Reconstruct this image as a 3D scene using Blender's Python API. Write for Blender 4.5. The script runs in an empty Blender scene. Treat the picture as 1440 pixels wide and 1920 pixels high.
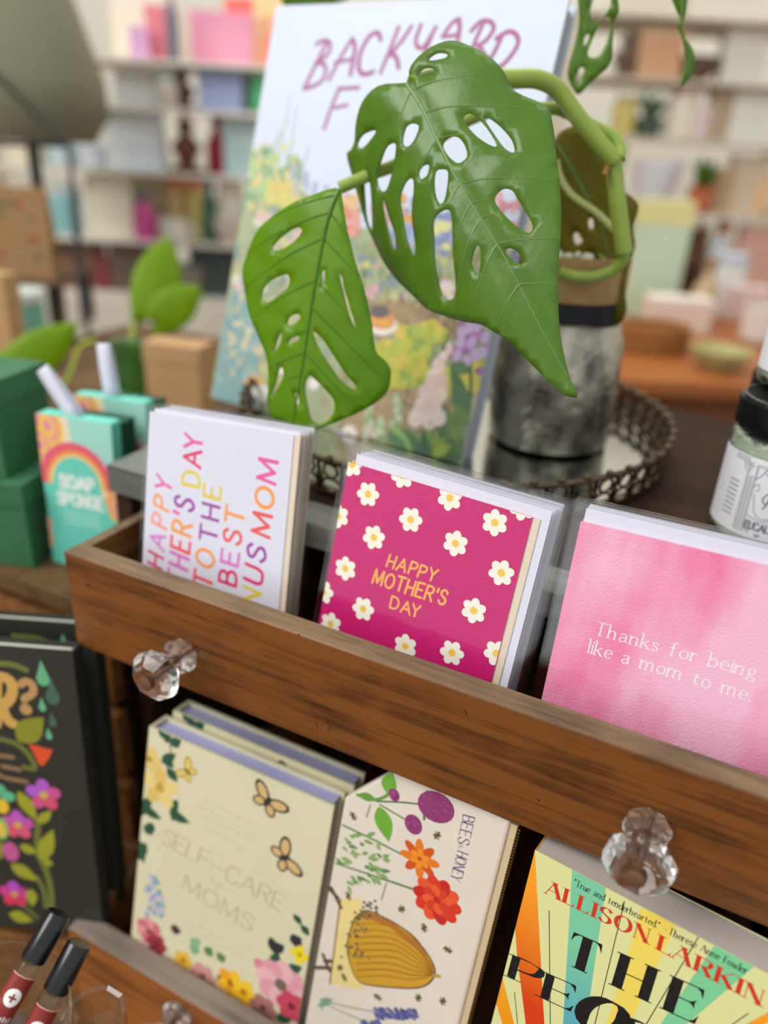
import bpy, bmesh, math, random
from mathutils import Vector, Matrix
from mathutils.geometry import delaunay_2d_cdt
random.seed(7)
scene = bpy.context.scene
COL = scene.collection
PI = math.pi
# ------------------------------------------------------------------ camera, world, lights, exposure
F_PX, CX, CY = 1442.0, 720.0, 960.0
CAM = Vector((0.39831, -0.32453, 0.26912))
RIGHT = Vector((0.8920, 0.4492, 0.0510)).normalized()
DOWN = Vector((0.2375, -0.3696, -0.8984))
DOWN = (DOWN - RIGHT * DOWN.dot(RIGHT)).normalized()
FWD = RIGHT.cross(DOWN).normalized()
cd = bpy.data.cameras.new('camera')
cam = bpy.data.objects.new('camera', cd); COL.objects.link(cam)
cam.matrix_world = Matrix((( RIGHT.x, -DOWN.x, -FWD.x, CAM.x), (RIGHT.y, -DOWN.y, -FWD.y, CAM.y), (RIGHT.z, -DOWN.z, -FWD.z, CAM.z), (0, 0, 0, 1)))
cd.sensor_fit = 'VERTICAL'; cd.sensor_height = 36.0; cd.sensor_width = 27.0
cd.lens = 36.0 * F_PX / 1920.0
cd.clip_start = 0.02
cd.dof.use_dof = True
cd.dof.focus_distance = 0.432
cd.dof.aperture_fstop = cd.lens / 11.0
scene.camera = cam
w = bpy.data.worlds.new('shop_daylight'); scene.world = w; w.use_nodes = True
w.node_tree.nodes['Background'].inputs[0].default_value = (0.93, 0.97, 1.0, 1)
w.node_tree.nodes['Background'].inputs[1].default_value = 1.0
def area(name, loc, target, sx, sy, power, color):
    l = bpy.data.lights.new(name, 'AREA'); l.shape = 'RECTANGLE'; l.size = sx; l.size_y = sy; l.energy = power; l.color = color
    o = bpy.data.objects.new(name, l); COL.objects.link(o); o.location = loc
    o.rotation_euler = (Vector(target) - Vector(loc)).to_track_quat('-Z', 'Y').to_euler()
    return o
area('window_daylight', (-1.3, -1.5, 2.0), (0.25, 0.1, 0.0), 1.6, 1.4, 75, (1.0, 0.97, 0.93))
area('shop_ceiling_light', (-0.6, 2.2, 2.6), (-0.6, 2.2, 0.0), 2.6, 2.2, 62, (1.0, 0.96, 0.90))
scene.view_settings.view_transform = 'Standard'
scene.view_settings.look = 'None'
scene.view_settings.gamma = 1.0
scene.view_settings.use_curve_mapping = False
scene.view_settings.exposure = -0.2
scene.cycles.transparent_max_bounces = 40
scene.cycles.max_bounces = 24
scene.cycles.transmission_bounces = 24
scene.cycles.glossy_bounces = 8
scene.cycles.caustics_reflective = False
scene.cycles.caustics_refractive = True

# ------------------------------------------------------------------ places: the photo's sight lines meeting real planes
def ray(px, py): return RIGHT * ((px - CX) / F_PX) + DOWN * ((py - CY) / F_PX) + FWD
def at_plane(px, py, p0, n):
    d = ray(px, py); return CAM + d * ((Vector(p0) - CAM).dot(n) / d.dot(n))
def at_y(px, py, y): return at_plane(px, py, (0, y, 0), Vector((0, 1, 0)))
def at_z(px, py, z): return at_plane(px, py, (0, 0, z), Vector((0, 0, 1)))
def at_depth(px, py, d): return CAM + ray(px, py) * d

class Frame:
    """A flat face in the scene: origin, along-the-width x, up-the-height u, outward normal n."""
    def __init__(s, o, a=0.0, t=0.0, e=0.0):
        s.o = Vector(o); a, t, e = math.radians(a), math.radians(t), math.radians(e)
        Rz = Matrix.Rotation(a, 3, 'Z')
        x = Rz @ Vector((1, 0, 0)); u = Rz @ Vector((0, math.sin(t), math.cos(t)))
        s.x = x * math.cos(e) + u * math.sin(e); s.u = u * math.cos(e) - x * math.sin(e)
        s.n = s.x.cross(s.u)
    def uv(s, p):
        q = at_plane(p[0], p[1], s.o, s.n) - s.o
        return (q.dot(s.x), q.dot(s.u))
    def uvs(s, ps): return [s.uv(p) for p in ps]
    def world(s, a, d, b): return s.o + s.x * a - s.n * d + s.u * b
    def matrix(s, a=0, d=0, b=0):
        o = s.world(a, d, b); y = -s.n
        return Matrix(((s.x.x, y.x, s.u.x, o.x), (s.x.y, y.y, s.u.y, o.y), (s.x.z, y.z, s.u.z, o.z), (0, 0, 0, 1)))

# ------------------------------------------------------------------ materials
def lin(c): c = c / 255.0; return c / 12.92 if c <= 0.04045 else ((c + 0.055) / 1.055) ** 2.4
def rgb(c): return (lin(c[0]), lin(c[1]), lin(c[2]), 1.0)
_M = {}
def mat(name, c, rough=0.55, var=0.05, scale=40.0, bump=0.0, bscale=300.0, metal=0.0, spec=0.4, c2=None, trans=0.0, ior=1.45, alpha=1.0, stretch=None, sheen=0, coat=0, sharp=None):
    if name in _M: return _M[name]
    m = bpy.data.materials.new(name); m.use_nodes = True; nt = m.node_tree; N = nt.nodes; L = nt.links
    b = N['Principled BSDF']; b.inputs['Roughness'].default_value = rough; b.inputs['Metallic'].default_value = metal
    b.inputs['Specular IOR Level'].default_value = spec; b.inputs['IOR'].default_value = ior
    b.inputs['Transmission Weight'].default_value = trans; b.inputs['Alpha'].default_value = alpha
    if coat: b.inputs['Coat Weight'].default_value = coat; b.inputs['Coat Roughness'].default_value = 0.12
    tc = N.new('ShaderNodeTexCoord'); mp = N.new('ShaderNodeMapping'); L.new(tc.outputs['Object'], mp.inputs[0])
    if stretch: mp.inputs['Scale'].default_value = stretch
    nz = N.new('ShaderNodeTexNoise'); nz.inputs['Scale'].default_value = scale; nz.inputs['Detail'].default_value = 4
    L.new(mp.outputs[0], nz.inputs[0])
    mx = N.new('ShaderNodeMix'); mx.data_type = 'RGBA'
    a = rgb(c)
    if c2 is None:
        A = tuple(max(0, v * (1 - var)) for v in a[:3]) + (1,); B = tuple(min(1, v * (1 + var)) for v in a[:3]) + (1,)
    else: A, B = a, rgb(c2)
    mx.inputs[6].default_value = A; mx.inputs[7].default_value = B
    if sharp:
        mr = N.new('ShaderNodeMapRange'); mr.inputs[1].default_value = sharp[0]; mr.inputs[2].default_value = sharp[1]
        L.new(nz.outputs[0], mr.inputs[0]); L.new(mr.outputs[0], mx.inputs[0])
    else: L.new(nz.outputs[0], mx.inputs[0])
    L.new(mx.outputs[2], b.inputs['Base Color'])
    if bump:
        n2 = N.new('ShaderNodeTexNoise'); n2.inputs['Scale'].default_value = bscale; n2.inputs['Detail'].default_value = 3
        L.new(tc.outputs['Object'], n2.inputs[0])
        bp = N.new('ShaderNodeBump'); bp.inputs['Strength'].default_value = bump; bp.inputs['Distance'].default_value = 0.002
        L.new(n2.outputs[0], bp.inputs['Height']); L.new(bp.outputs[0], b.inputs['Normal'])
    _M[name] = m; return m
def wood(name, dark, light, axis='X', rough=0.5, scale=1.0, bump=0.15, spec=0.4):
    if name in _M: return _M[name]
    m = bpy.data.materials.new(name); m.use_nodes = True; nt = m.node_tree; N = nt.nodes; L = nt.links
    b = N['Principled BSDF']; b.inputs['Roughness'].default_value = rough; b.inputs['Specular IOR Level'].default_value = spec
    tc = N.new('ShaderNodeTexCoord'); mp = N.new('ShaderNodeMapping'); L.new(tc.outputs['Object'], mp.inputs[0])
    s = {'X': (2.2, 30, 38), 'Y': (30, 2.2, 38), 'Z': (30, 38, 2.2)}[axis]
    mp.inputs['Scale'].default_value = tuple(v * scale for v in s)
    n1 = N.new('ShaderNodeTexNoise'); n1.inputs['Scale'].default_value = 1.6; n1.inputs['Detail'].default_value = 8; n1.inputs['Distortion'].default_value = 1.2
    L.new(mp.outputs[0], n1.inputs[0])
    mp2 = N.new('ShaderNodeMapping'); L.new(tc.outputs['Object'], mp2.inputs[0]); mp2.inputs['Scale'].default_value = tuple(v * 5 * scale for v in s)
    n2 = N.new('ShaderNodeTexNoise'); n2.inputs['Scale'].default_value = 2.0; n2.inputs['Detail'].default_value = 4; L.new(mp2.outputs[0], n2.inputs[0])
    n3 = N.new('ShaderNodeTexNoise'); n3.inputs['Scale'].default_value = 14 * scale; n3.inputs['Detail'].default_value = 5; L.new(tc.outputs['Object'], n3.inputs[0])
    ad = N.new('ShaderNodeMath'); ad.operation = 'MULTIPLY_ADD'; L.new(n2.outputs[0], ad.inputs[0]); ad.inputs[1].default_value = 0.35; L.new(n1.outputs[0], ad.inputs[2])
    ad2 = N.new('ShaderNodeMath'); ad2.operation = 'MULTIPLY_ADD'; L.new(n3.outputs[0], ad2.inputs[0]); ad2.inputs[1].default_value = 0.5; L.new(ad.outputs[0], ad2.inputs[2])
    cr = N.new('ShaderNodeValToRGB'); L.new(ad2.outputs[0], cr.inputs[0])
    cr.color_ramp.elements[0].position = 0.62; cr.color_ramp.elements[0].color = rgb(dark)
    cr.color_ramp.elements[1].position = 1.18 if False else 1.0; cr.color_ramp.elements[1].color = rgb(light)
    L.new(cr.outputs[0], b.inputs['Base Color'])
    bp = N.new('ShaderNodeBump'); bp.inputs['Strength'].default_value = bump; bp.inputs['Distance'].default_value = 0.001
    L.new(n2.outputs[0], bp.inputs['Height']); L.new(bp.outputs[0], b.inputs['Normal'])
    _M[name] = m; return m
def clear_film(name, tint=(255, 255, 255), gloss=0.05, rough=0.08, edge=0.12):
    """thin clear plastic: lets light straight through, with a sheen that grows at grazing angles"""
    if name in _M: return _M[name]
    m = bpy.data.materials.new(name); m.use_nodes = True; nt = m.node_tree; N = nt.nodes; L = nt.links
    for n in list(N): N.remove(n)
    out = N.new('ShaderNodeOutputMaterial'); mx = N.new('ShaderNodeMixShader'); tr = N.new('ShaderNodeBsdfTransparent'); gl = N.new('ShaderNodeBsdfGlossy')
    tr.inputs[0].default_value = rgb(tint); gl.inputs['Roughness'].default_value = rough
    lw0 = N.new('ShaderNodeLayerWeight'); lw0.inputs[0].default_value = 0.5
    pw = N.new('ShaderNodeMath'); pw.operation = 'POWER'; pw.inputs[1].default_value = 3.0; L.new(lw0.outputs['Facing'], pw.inputs[0])
    lw = N.new('ShaderNodeMath'); lw.operation = 'MULTIPLY_ADD'; lw.inputs[1].default_value = edge * 5; lw.inputs[2].default_value = gloss; L.new(pw.outputs[0], lw.inputs[0])
    tc = N.new('ShaderNodeTexCoord'); nz = N.new('ShaderNodeTexNoise'); nz.inputs['Scale'].default_value = 45; L.new(tc.outputs['Object'], nz.inputs[0])
    bp = N.new('ShaderNodeBump'); bp.inputs['Strength'].default_value = 0.35; bp.inputs['Distance'].default_value = 0.002; L.new(nz.outputs[0], bp.inputs['Height'])
    L.new(bp.outputs[0], gl.inputs['Normal'])
    L.new(lw.outputs[0], mx.inputs[0]); L.new(tr.outputs[0], mx.inputs[1]); L.new(gl.outputs[0], mx.inputs[2]); L.new(mx.outputs[0], out.inputs[0])
    _M[name] = m; return m
def glass_mat(name, c, ior=1.45, clear=0.4):
    """solid clear glass that lets part of the light straight through"""
    if name in _M: return _M[name]
    m = mat(name, c, 0.0, trans=1.0, ior=ior, var=0); nt = m.node_tree; N = nt.nodes; L = nt.links
    mx = N.new('ShaderNodeMixShader'); tr = N.new('ShaderNodeBsdfTransparent'); tr.inputs[0].default_value = rgb(c); mx.inputs[0].default_value = clear
    L.new(N['Principled BSDF'].outputs[0], mx.inputs[1]); L.new(tr.outputs[0], mx.inputs[2]); L.new(mx.outputs[0], N['Material Output'].inputs[0]); return m
def leaf_mat(name, c, c2, rough=0.34, tw=0.35, tcol=None):
    if name in _M: return _M[name]
    m = mat(name, c, rough, c2=c2, scale=28, spec=0.6, bump=0.12, bscale=160); nt = m.node_tree; N = nt.nodes; L = nt.links
    b = N['Principled BSDF']; out = N['Material Output']; mx = N.new('ShaderNodeMixShader'); tl = N.new('ShaderNodeBsdfTranslucent')
    tl.inputs[0].default_value = rgb(tcol or c2); mx.inputs[0].default_value = tw
    L.new(b.outputs[0], mx.inputs[1]); L.new(tl.outputs[0], mx.inputs[2]); L.new(mx.outputs[0], out.inputs[0]); return m

# ------------------------------------------------------------------ mesh builder
class MB:
    def __init__(s): s.v = []; s.f = []; s.m = []; s.mats = []; s.smooth = []; s.map = None; s.k = 0; s.clip = None
    def mi(s, m):
        if m not in s.mats: s.mats.append(m)
        return s.mats.index(m)
    def add(s, verts, faces, m, smooth=False):
        o = len(s.v); i = s.mi(m); s.v += [tuple(v) for v in verts]
        for f in faces: s.f.append([o + q for q in f]); s.m.append(i); s.smooth.append(smooth)
    def box(s, x0, x1, y0, y1, z0, z1, m, M=None):
        vs = [(x, y, z) for z in (z0, z1) for y in (y0, y1) for x in (x0, x1)]
        if M is not None: vs = [M @ Vector(v) for v in vs]
        s.add(vs, [(0, 2, 3, 1), (4, 5, 7, 6), (0, 1, 5, 4), (2, 6, 7, 3), (0, 4, 6, 2), (1, 3, 7, 5)], m)
    # flat print: 2D shapes on the face of a thing (map turns (a, b, lift) into a point)
    def P(s, a, b, l):
        return s.map(a, b, l) if s.map else (a, -l, b)
    def lift(s):
        s.k += 1; return 4e-5 + s.k * 5e-7
    def clip_poly(s, pts):
        if not s.clip: return pts
        x0, x1, y0, y1 = s.clip
        for ax, val, sg in ((0, x0, 1), (0, x1, -1), (1, y0, 1), (1, y1, -1)):
            out = []
            for i in range(len(pts)):
                p, q = pts[i - 1], pts[i]; dp = (p[ax] - val) * sg; dq = (q[ax] - val) * sg
                if (dp >= 0) != (dq >= 0):
                    t = dp / (dp - dq); out.append((p[0] + (q[0] - p[0]) * t, p[1] + (q[1] - p[1]) * t))
                if dq >= 0: out.append(q)
            pts = out
            if len(pts) < 3: return []
        return pts
    def poly(s, pts, m, l=None):
        pts = s.clip_poly(list(pts))
        if len(pts) < 3: return
        ar = sum(pts[i - 1][0] * pts[i][1] - pts[i][0] * pts[i - 1][1] for i in range(len(pts)))
        if ar < 0: pts = pts[::-1]
        l = s.lift() if l is None else l
        s.add([s.P(a, b, l) for a, b in pts], [list(range(len(pts)))], m)
    def ellipse(s, c, rx, ry, m, ang=0.0, n=18):
        ca, sa = math.cos(ang), math.sin(ang)
        if s.map and n >= 14:   # on a curved face: lay the disc down in narrow strips
            l = s.lift(); K = 14
            for i in range(K):
                x0, x1 = -1 + 2 * i / K, -1 + 2 * (i + 1) / K; h0, h1 = math.sqrt(max(0, 1 - x0 * x0)), math.sqrt(max(0, 1 - x1 * x1))
                s.poly([(c[0] + rx * x0, c[1] - ry * h0), (c[0] + rx * x1, c[1] - ry * h1), (c[0] + rx * x1, c[1] + ry * h1 + 1e-7), (c[0] + rx * x0, c[1] + ry * h0 + 1e-7)], m, l)
            return
        s.poly([(c[0] + rx * math.cos(t) * ca - ry * math.sin(t) * sa, c[1] + rx * math.cos(t) * sa + ry * math.sin(t) * ca) for t in [2 * PI * i / n for i in range(n)]], m)
    def leafshape(s, p, q, wd, m, n=9):
        p, q = Vector(p), Vector(q); d = q - p; nn = Vector((-d.y, d.x)).normalized() * wd
        a = [p + d * (i / n) + nn * math.sin(PI * (i / n) ** 0.8) for i in range(n + 1)]; b = [p + d * (i / n) - nn * math.sin(PI * (i / n) ** 0.8) for i in range(n - 1, 0, -1)]
        s.poly([tuple(v) for v in a + b], m)
    def ribbon(s, pts, wf, m, cap=True, closed=False):
        pts = [Vector(p) for p in pts]; n = len(pts)
        if n < 2: return
        if s.clip:
            x0, x1, y0, y1 = s.clip
            if not all(x0 <= p.x <= x1 and y0 <= p.y <= y1 for p in pts): 
                pts = [Vector((min(max(p.x, x0), x1), min(max(p.y, y0), y1))) for p in pts]
        l = s.lift(); L = []; Rr = []
        for i, p in enumerate(pts):
            if closed: d = pts[(i + 1) % n] - pts[i - 1]
            else: d = pts[min(i + 1, n - 1)] - pts[max(i - 1, 0)]
            if d.length < 1e-12: d = Vector((1, 0))
            d.normalize(); nn = Vector((-d.y, d.x)); hw = wf(i / max(1, n - 1), d) / 2
            L.append(p + nn * hw); Rr.append(p - nn * hw)
        vs = [s.P(q.x, q.y, l) for q in L + Rr]
        fs = [(i, n + i, n + (i + 1) % n, (i + 1) % n) for i in range(n if closed else n - 1)]
        s.add(vs, fs, m)
        if cap and not closed:
            for (i, sg) in ((0, -1), (n - 1, 1)):
                d = (pts[1] - pts[0]) if i == 0 else (pts[-1] - pts[-2])
                if d.length < 1e-12: continue
                d.normalize(); d *= sg; hw = wf(0 if i == 0 else 1, d) / 2; nn = Vector((-d.y, d.x))
                arc = [pts[i] + nn * hw * math.cos(t) + d * hw * math.sin(t) for t in [PI * j / 8 for j in range(9)]]
                s.add([s.P(q.x, q.y, l) for q in arc], [list(range(9))[::-1]], m)
    def stroke(s, pts, wd, m, curve=True, cap=True):
        s.ribbon(smooth(pts) if curve and len(pts) > 2 else dense(pts), lambda t, d: wd, m, cap)
    # solids
    def lathe(s, prof, m, seg=32, M=None, smooth=True, cap=True):
        vs = []; fs = []; n = len(prof)
        for j in range(seg):
            a = 2 * PI * j / seg
            for r, z in prof: vs.append(Vector((r * math.cos(a), r * math.sin(a), z)))
        for j in range(seg):
            for i in range(n - 1):
                fs.append((j * n + i, ((j + 1) % seg) * n + i, ((j + 1) % seg) * n + i + 1, j * n + i + 1))
        if cap:
            if prof[0][0] > 1e-6: fs.append([j * n for j in range(seg)][::-1])
            if prof[-1][0] > 1e-6: fs.append([j * n + n - 1 for j in range(seg)])
        if M is not None: vs = [M @ v for v in vs]
        s.add(vs, fs, m, smooth)
    def tube(s, pts, rad, m, seg=8, closed=False, M=None, cap=True):
        pts = [Vector(p) for p in pts]; n = len(pts); vs = []; fs = []; up = Vector((0.13, 0.27, 0.95))
        for i, p in enumerate(pts):
            d = (pts[(i + 1) % n] - pts[i - 1]) if closed else (pts[min(i + 1, n - 1)] - pts[max(i - 1, 0)])
            d.normalize(); a = up - d * up.dot(d)
            if a.length < 1e-4: a = Vector((1, 0, 0)) - d * d.x
            a.normalize(); up = a; b = d.cross(a); r = rad(i / max(1, n - 1)) if callable(rad) else rad
            for j in range(seg): vs.append(p + a * r * math.cos(2 * PI * j / seg) + b * r * math.sin(2 * PI * j / seg))
        for i in range(n if closed else n - 1):
            for j in range(seg):
                k = ((i + 1) % n) * seg; fs.append((i * seg + j, i * seg + (j + 1) % seg, k + (j + 1) % seg, k + j))
        if cap and not closed: fs.append(list(range(seg))[::-1]); fs.append([(n - 1) * seg + j for j in range(seg)])
        if M is not None: vs = [M @ v for v in vs]
        s.add(vs, fs, m, True)
    def mesh(s, name):
        me = bpy.data.meshes.new(name); me.from_pydata(s.v, [], s.f)
        for m in s.mats: me.materials.append(m)
        me.polygons.foreach_set('material_index', s.m); me.polygons.foreach_set('use_smooth', s.smooth); me.update()
        if any(s.smooth): me.set_sharp_from_angle(angle=math.radians(38))
        return me
    def obj(s, name, parent=None, bevel=0, M=None, seg=2):
        o = bpy.data.objects.new(name, s.mesh(name)); COL.objects.link(o)
        if parent is not None: o.parent = parent
        if M is not None: o.matrix_world = M
        if bevel:
            b = o.modifiers.new('bevel', 'BEVEL'); b.width = bevel; b.segments = seg; b.limit_method = 'ANGLE'; b.angle_limit = math.radians(40)
        return o
def dense(pts, k=1):
    out = []
    for i in range(len(pts) - 1):
        p, q = Vector(pts[i]), Vector(pts[i + 1])
        for j in range(k): out.append(p.lerp(q, j / k))
    return out + [Vector(pts[-1])]
def smooth(pts, k=6, closed=False):
    P = [Vector(p) for p in pts]; n = len(P); out = []
    for i in range(n if closed else n - 1):
        if closed: p0, p1, p2, p3 = P[i - 1], P[i], P[(i + 1) % n], P[(i + 2) % n]
        else: p0, p1, p2, p3 = P[max(i - 1, 0)], P[i], P[i + 1], P[min(i + 2, n - 1)]
        for j in range(k):
            t = j / k; out.append(0.5 * ((2 * p1) + (p2 - p0) * t + (2 * p0 - 5 * p1 + 4 * p2 - p3) * t * t + (3 * p1 - p0 - 3 * p2 + p3) * t ** 3))
    if not closed: out.append(P[-1])
    return out
def tag(o, label=None, cat=None, group=None, kind=None):
    if label: o['label'] = label
    if cat: o['category'] = cat
    if group: o['group'] = group
    if kind: o['kind'] = kind
    return o
def thing(name, M, label, cat, group=None):
    o = bpy.data.objects.new(name, None); COL.objects.link(o); o.empty_display_size = 0.02
    o.matrix_world = M if isinstance(M, Matrix) else Matrix.Translation(M)
    return tag(o, label, cat, group)
def copy_tree(o, M=None, label=None, parent=None, skip=()):
    kids = [c for c in COL.objects if c.parent == o]
    c = o.copy(); COL.objects.link(c)
    if parent is not None: c.parent = parent
    if M is not None: c.matrix_world = M
    if label: c['label'] = label
    for k in kids:
        if k.name.split('.')[0] not in skip: copy_tree(k, parent=c)
    return c

# ------------------------------------------------------------------ drawn lettering (pen strokes on a unit cap height)
def ring(cx, cy, rx, ry, n=22): return [(cx + rx * math.cos(PI / 2 + 2 * PI * i / n), cy + ry * math.sin(PI / 2 + 2 * PI * i / n)) for i in range(n)]
G = {
 'A': [('L', [(0, 0), (.4, 1)], 0), ('L', [(.4, 1), (.8, 0)], 1), ('L', [(.15, .36), (.66, .36)], 0)],
 'B': [('L', [(0, 0), (0, 1)], 1), ('C', [(0, 1), (.28, 1), (.48, .9), (.48, .66), (.3, .54), (0, .53)], None), ('C', [(0, .53), (.34, .53), (.56, .4), (.56, .14), (.36, .01), (0, 0)], None)],
 'C': [('C', [(.7, .78), (.56, .96), (.34, 1), (.1, .82), (.02, .5), (.1, .18), (.34, 0), (.56, .04), (.72, .22)], None)],
 'D': [('L', [(0, 0), (0, 1)], 1), ('C', [(0, 1), (.3, 1), (.58, .85), (.68, .5), (.58, .15), (.3, 0), (0, 0)], None)],
 'E': [('L', [(0, 0), (0, 1)], 1), ('L', [(0, 1), (.55, 1)], 0), ('L', [(0, .52), (.45, .52)], 0), ('L', [(0, 0), (.58, 0)], 0)],
 'F': [('L', [(0, 0), (0, 1)], 1), ('L', [(0, 1), (.55, 1)], 0), ('L', [(0, .52), (.45, .52)], 0)],
 'G': [('C', [(.7, .78), (.56, .96), (.34, 1), (.1, .82), (.02, .5), (.1, .18), (.34, 0), (.58, .06), (.7, .22), (.7, .42)], None), ('L', [(.42, .44), (.72, .44)], 0)],
 'H': [('L', [(0, 0), (0, 1)], 1), ('L', [(.62, 0), (.62, 1)], 1), ('L', [(0, .5), (.62, .5)], 0)],
 'I': [('L', [(.0, 0), (.0, 1)], 1)],
 'K': [('L', [(0, 0), (0, 1)], 1), ('L', [(.6, 1), (.02, .42)], 0), ('L', [(.2, .58), (.65, 0)], 1)],
 'L': [('L', [(0, 0), (0, 1)], 1), ('L', [(0, 0), (.52, 0)], 0)],
 'M': [('L', [(0, 0), (.06, 1)], 0), ('L', [(.06, 1), (.42, .1)], 1), ('L', [(.42, .1), (.78, 1)], 0), ('L', [(.78, 1), (.84, 0)], 1)],
 'N': [('L', [(0, 0), (0, 1)], 0), ('L', [(0, 1), (.62, 0)], 1), ('L', [(.62, 0), (.62, 1)], 0)],
 'O': [('O', ring(.39, .5, .38, .5), None)],
 'P': [('L', [(0, 0), (0, 1)], 1), ('C', [(0, 1), (.3, 1), (.54, .9), (.56, .68), (.4, .5), (0, .46)], None)],
 'R': [('L', [(0, 0), (0, 1)], 1), ('C', [(0, 1), (.3, 1), (.54, .9), (.55, .68), (.4, .52), (0, .49)], None), ('L', [(.28, .49), (.62, 0)], 1)],
 'S': [('C', [(.55, .8), (.44, .96), (.24, .99), (.06, .85), (.09, .65), (.3, .52), (.52, .38), (.56, .16), (.4, .01), (.18, .01), (.01, .2)], None)],
 'T': [('L', [(.34, 0), (.34, 1)], 1), ('L', [(0, 1), (.68, 1)], 0)],
 'U': [('C', [(0, 1), (0, .6), (0, .3), (.1, .05), (.31, 0), (.52, .05), (.62, .3), (.62, .6), (.62, 1)], None)],
 'Y': [('L', [(0, 1), (.32, .48)], 1), ('L', [(.64, 1), (.32, .48)], 0), ('L', [(.32, .48), (.32, 0)], 1)],
 "'": [('L', [(.05, 1), (.02, .76)], .6)],
 '?': [('C', [(.02, .78), (.1, .95), (.3, 1), (.5, .86), (.46, .62), (.28, .48), (.26, .3)], None), ('D', (.26, .05), None)],
 '&': [('C', [(.6, .0), (.2, .55), (.14, .8), (.28, .98), (.42, .8), (.3, .58), (.04, .3), (.1, .02), (.32, 0), (.58, .36)], None)],
 '-': [('L', [(0, .45), (.35, .45)], .5)], '_': [('L', [(0, .42), (.7, .42)], 0)],
 '.': [('D', (.05, .05), None)],
 '"': [('L', [(.03, 1), (.0, .8)], .7), ('L', [(.16, 1), (.13, .8)], .7)],
 'a': [('C', [(.05, .5), (.2, .63), (.36, .58), (.41, .42), (.41, .1), (.5, .02)], None), ('C', [(.41, .38), (.2, .34), (.03, .2), (.08, .03), (.22, 0), (.41, .14)], None)],
 'b': [('L', [(0, 0), (0, 1.05)], 1), ('C', [(0, .45), (.14, .6), (.32, .6), (.46, .42), (.45, .18), (.3, .01), (.12, .02), (0, .15)], None)],
 'd': [('L', [(.45, 0), (.45, 1.05)], 1), ('C', [(.45, .45), (.3, .6), (.14, .6), (0, .42), (.01, .18), (.15, .01), (.33, .02), (.45, .15)], None)],
 'e': [('C', [(.03, .34), (.44, .36), (.4, .54), (.24, .63), (.08, .52), (.02, .3), (.1, .08), (.26, 0), (.44, .1)], None)],
 'f': [('C', [(.42, .95), (.32, 1.04), (.2, .96), (.17, .75), (.17, .4), (.17, 0)], None), ('L', [(.02, .6), (.36, .6)], 0), ('L', [(.04, 0), (.3, 0)], 0)],
 'g': [('O', ring(.22, .42, .18, .2), None), ('C', [(.12, .22), (.05, .1), (.3, .03), (.46, -.1), (.36, -.27), (.14, -.28), (.02, -.14), (.12, .0)], None), ('L', [(.36, .54), (.5, .62)], 0)],
 'h': [('L', [(0, 0), (0, 1.05)], 1), ('C', [(0, .42), (.14, .6), (.32, .6), (.4, .45), (.4, .2), (.4, 0)], None), ('L', [(.3, 0), (.5, 0)], 0)],
 'i': [('L', [(.04, 0), (.04, .62)], 1), ('D', (.04, .86), None)],
 'k': [('L', [(0, 0), (0, 1.05)], 1), ('L', [(.4, .6), (.02, .28)], 0), ('L', [(.14, .36), (.46, 0)], 1)],
 'l': [('L', [(.04, 0), (.04, 1.05)], 1)],
 'm': [('L', [(0, 0), (0, .62)], 1), ('C', [(0, .42), (.14, .6), (.3, .6), (.38, .45), (.38, .2), (.38, 0)], None), ('C', [(.38, .42), (.52, .6), (.68, .6), (.76, .45), (.76, .2), (.76, 0)], None), ('L', [(.28, 0), (.48, 0)], 0), ('L', [(.66, 0), (.86, 0)], 0)],
 'n': [('L', [(0, 0), (0, .62)], 1), ('C', [(0, .42), (.14, .6), (.32, .6), (.4, .45), (.4, .2), (.4, 0)], None), ('L', [(.3, 0), (.5, 0)], 0)],
 'o': [('O', ring(.26, .31, .24, .31), None)],
 'r': [('L', [(0, 0), (0, .62)], 1), ('C', [(0, .4), (.1, .56), (.22, .63), (.33, .56)], None)],
 's': [('C', [(.34, .5), (.24, .62), (.1, .6), (.04, .46), (.18, .34), (.34, .22), (.32, .04), (.16, 0), (.02, .12)], None)],
 't': [('C', [(.14, .82), (.14, .5), (.14, .2), (.2, .02), (.36, .06)], None), ('L', [(0, .6), (.34, .6)], 0)],
 'u': [('C', [(0, .6), (0, .3), (.06, .06), (.2, 0), (.34, .08), (.42, .24)], None), ('L', [(.42, 0), (.42, .6)], 1)],
 'w': [('L', [(0, .6), (.2, 0)], 1), ('L', [(.2, 0), (.38, .58)], 0), ('L', [(.38, .58), (.56, 0)], 1), ('L', [(.56, 0), (.76, .6)], 0)],
}
for _k in ('l', 'i', 'b', 'd', 'h', 'k'): pass
def glyph_width(ch):
    if ch == ' ': return 0.34
    xs = []
    for k, p, wt in G[ch]: xs += [p[0]] if k == 'D' else [q[0] for q in p]
    return max(xs)
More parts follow.
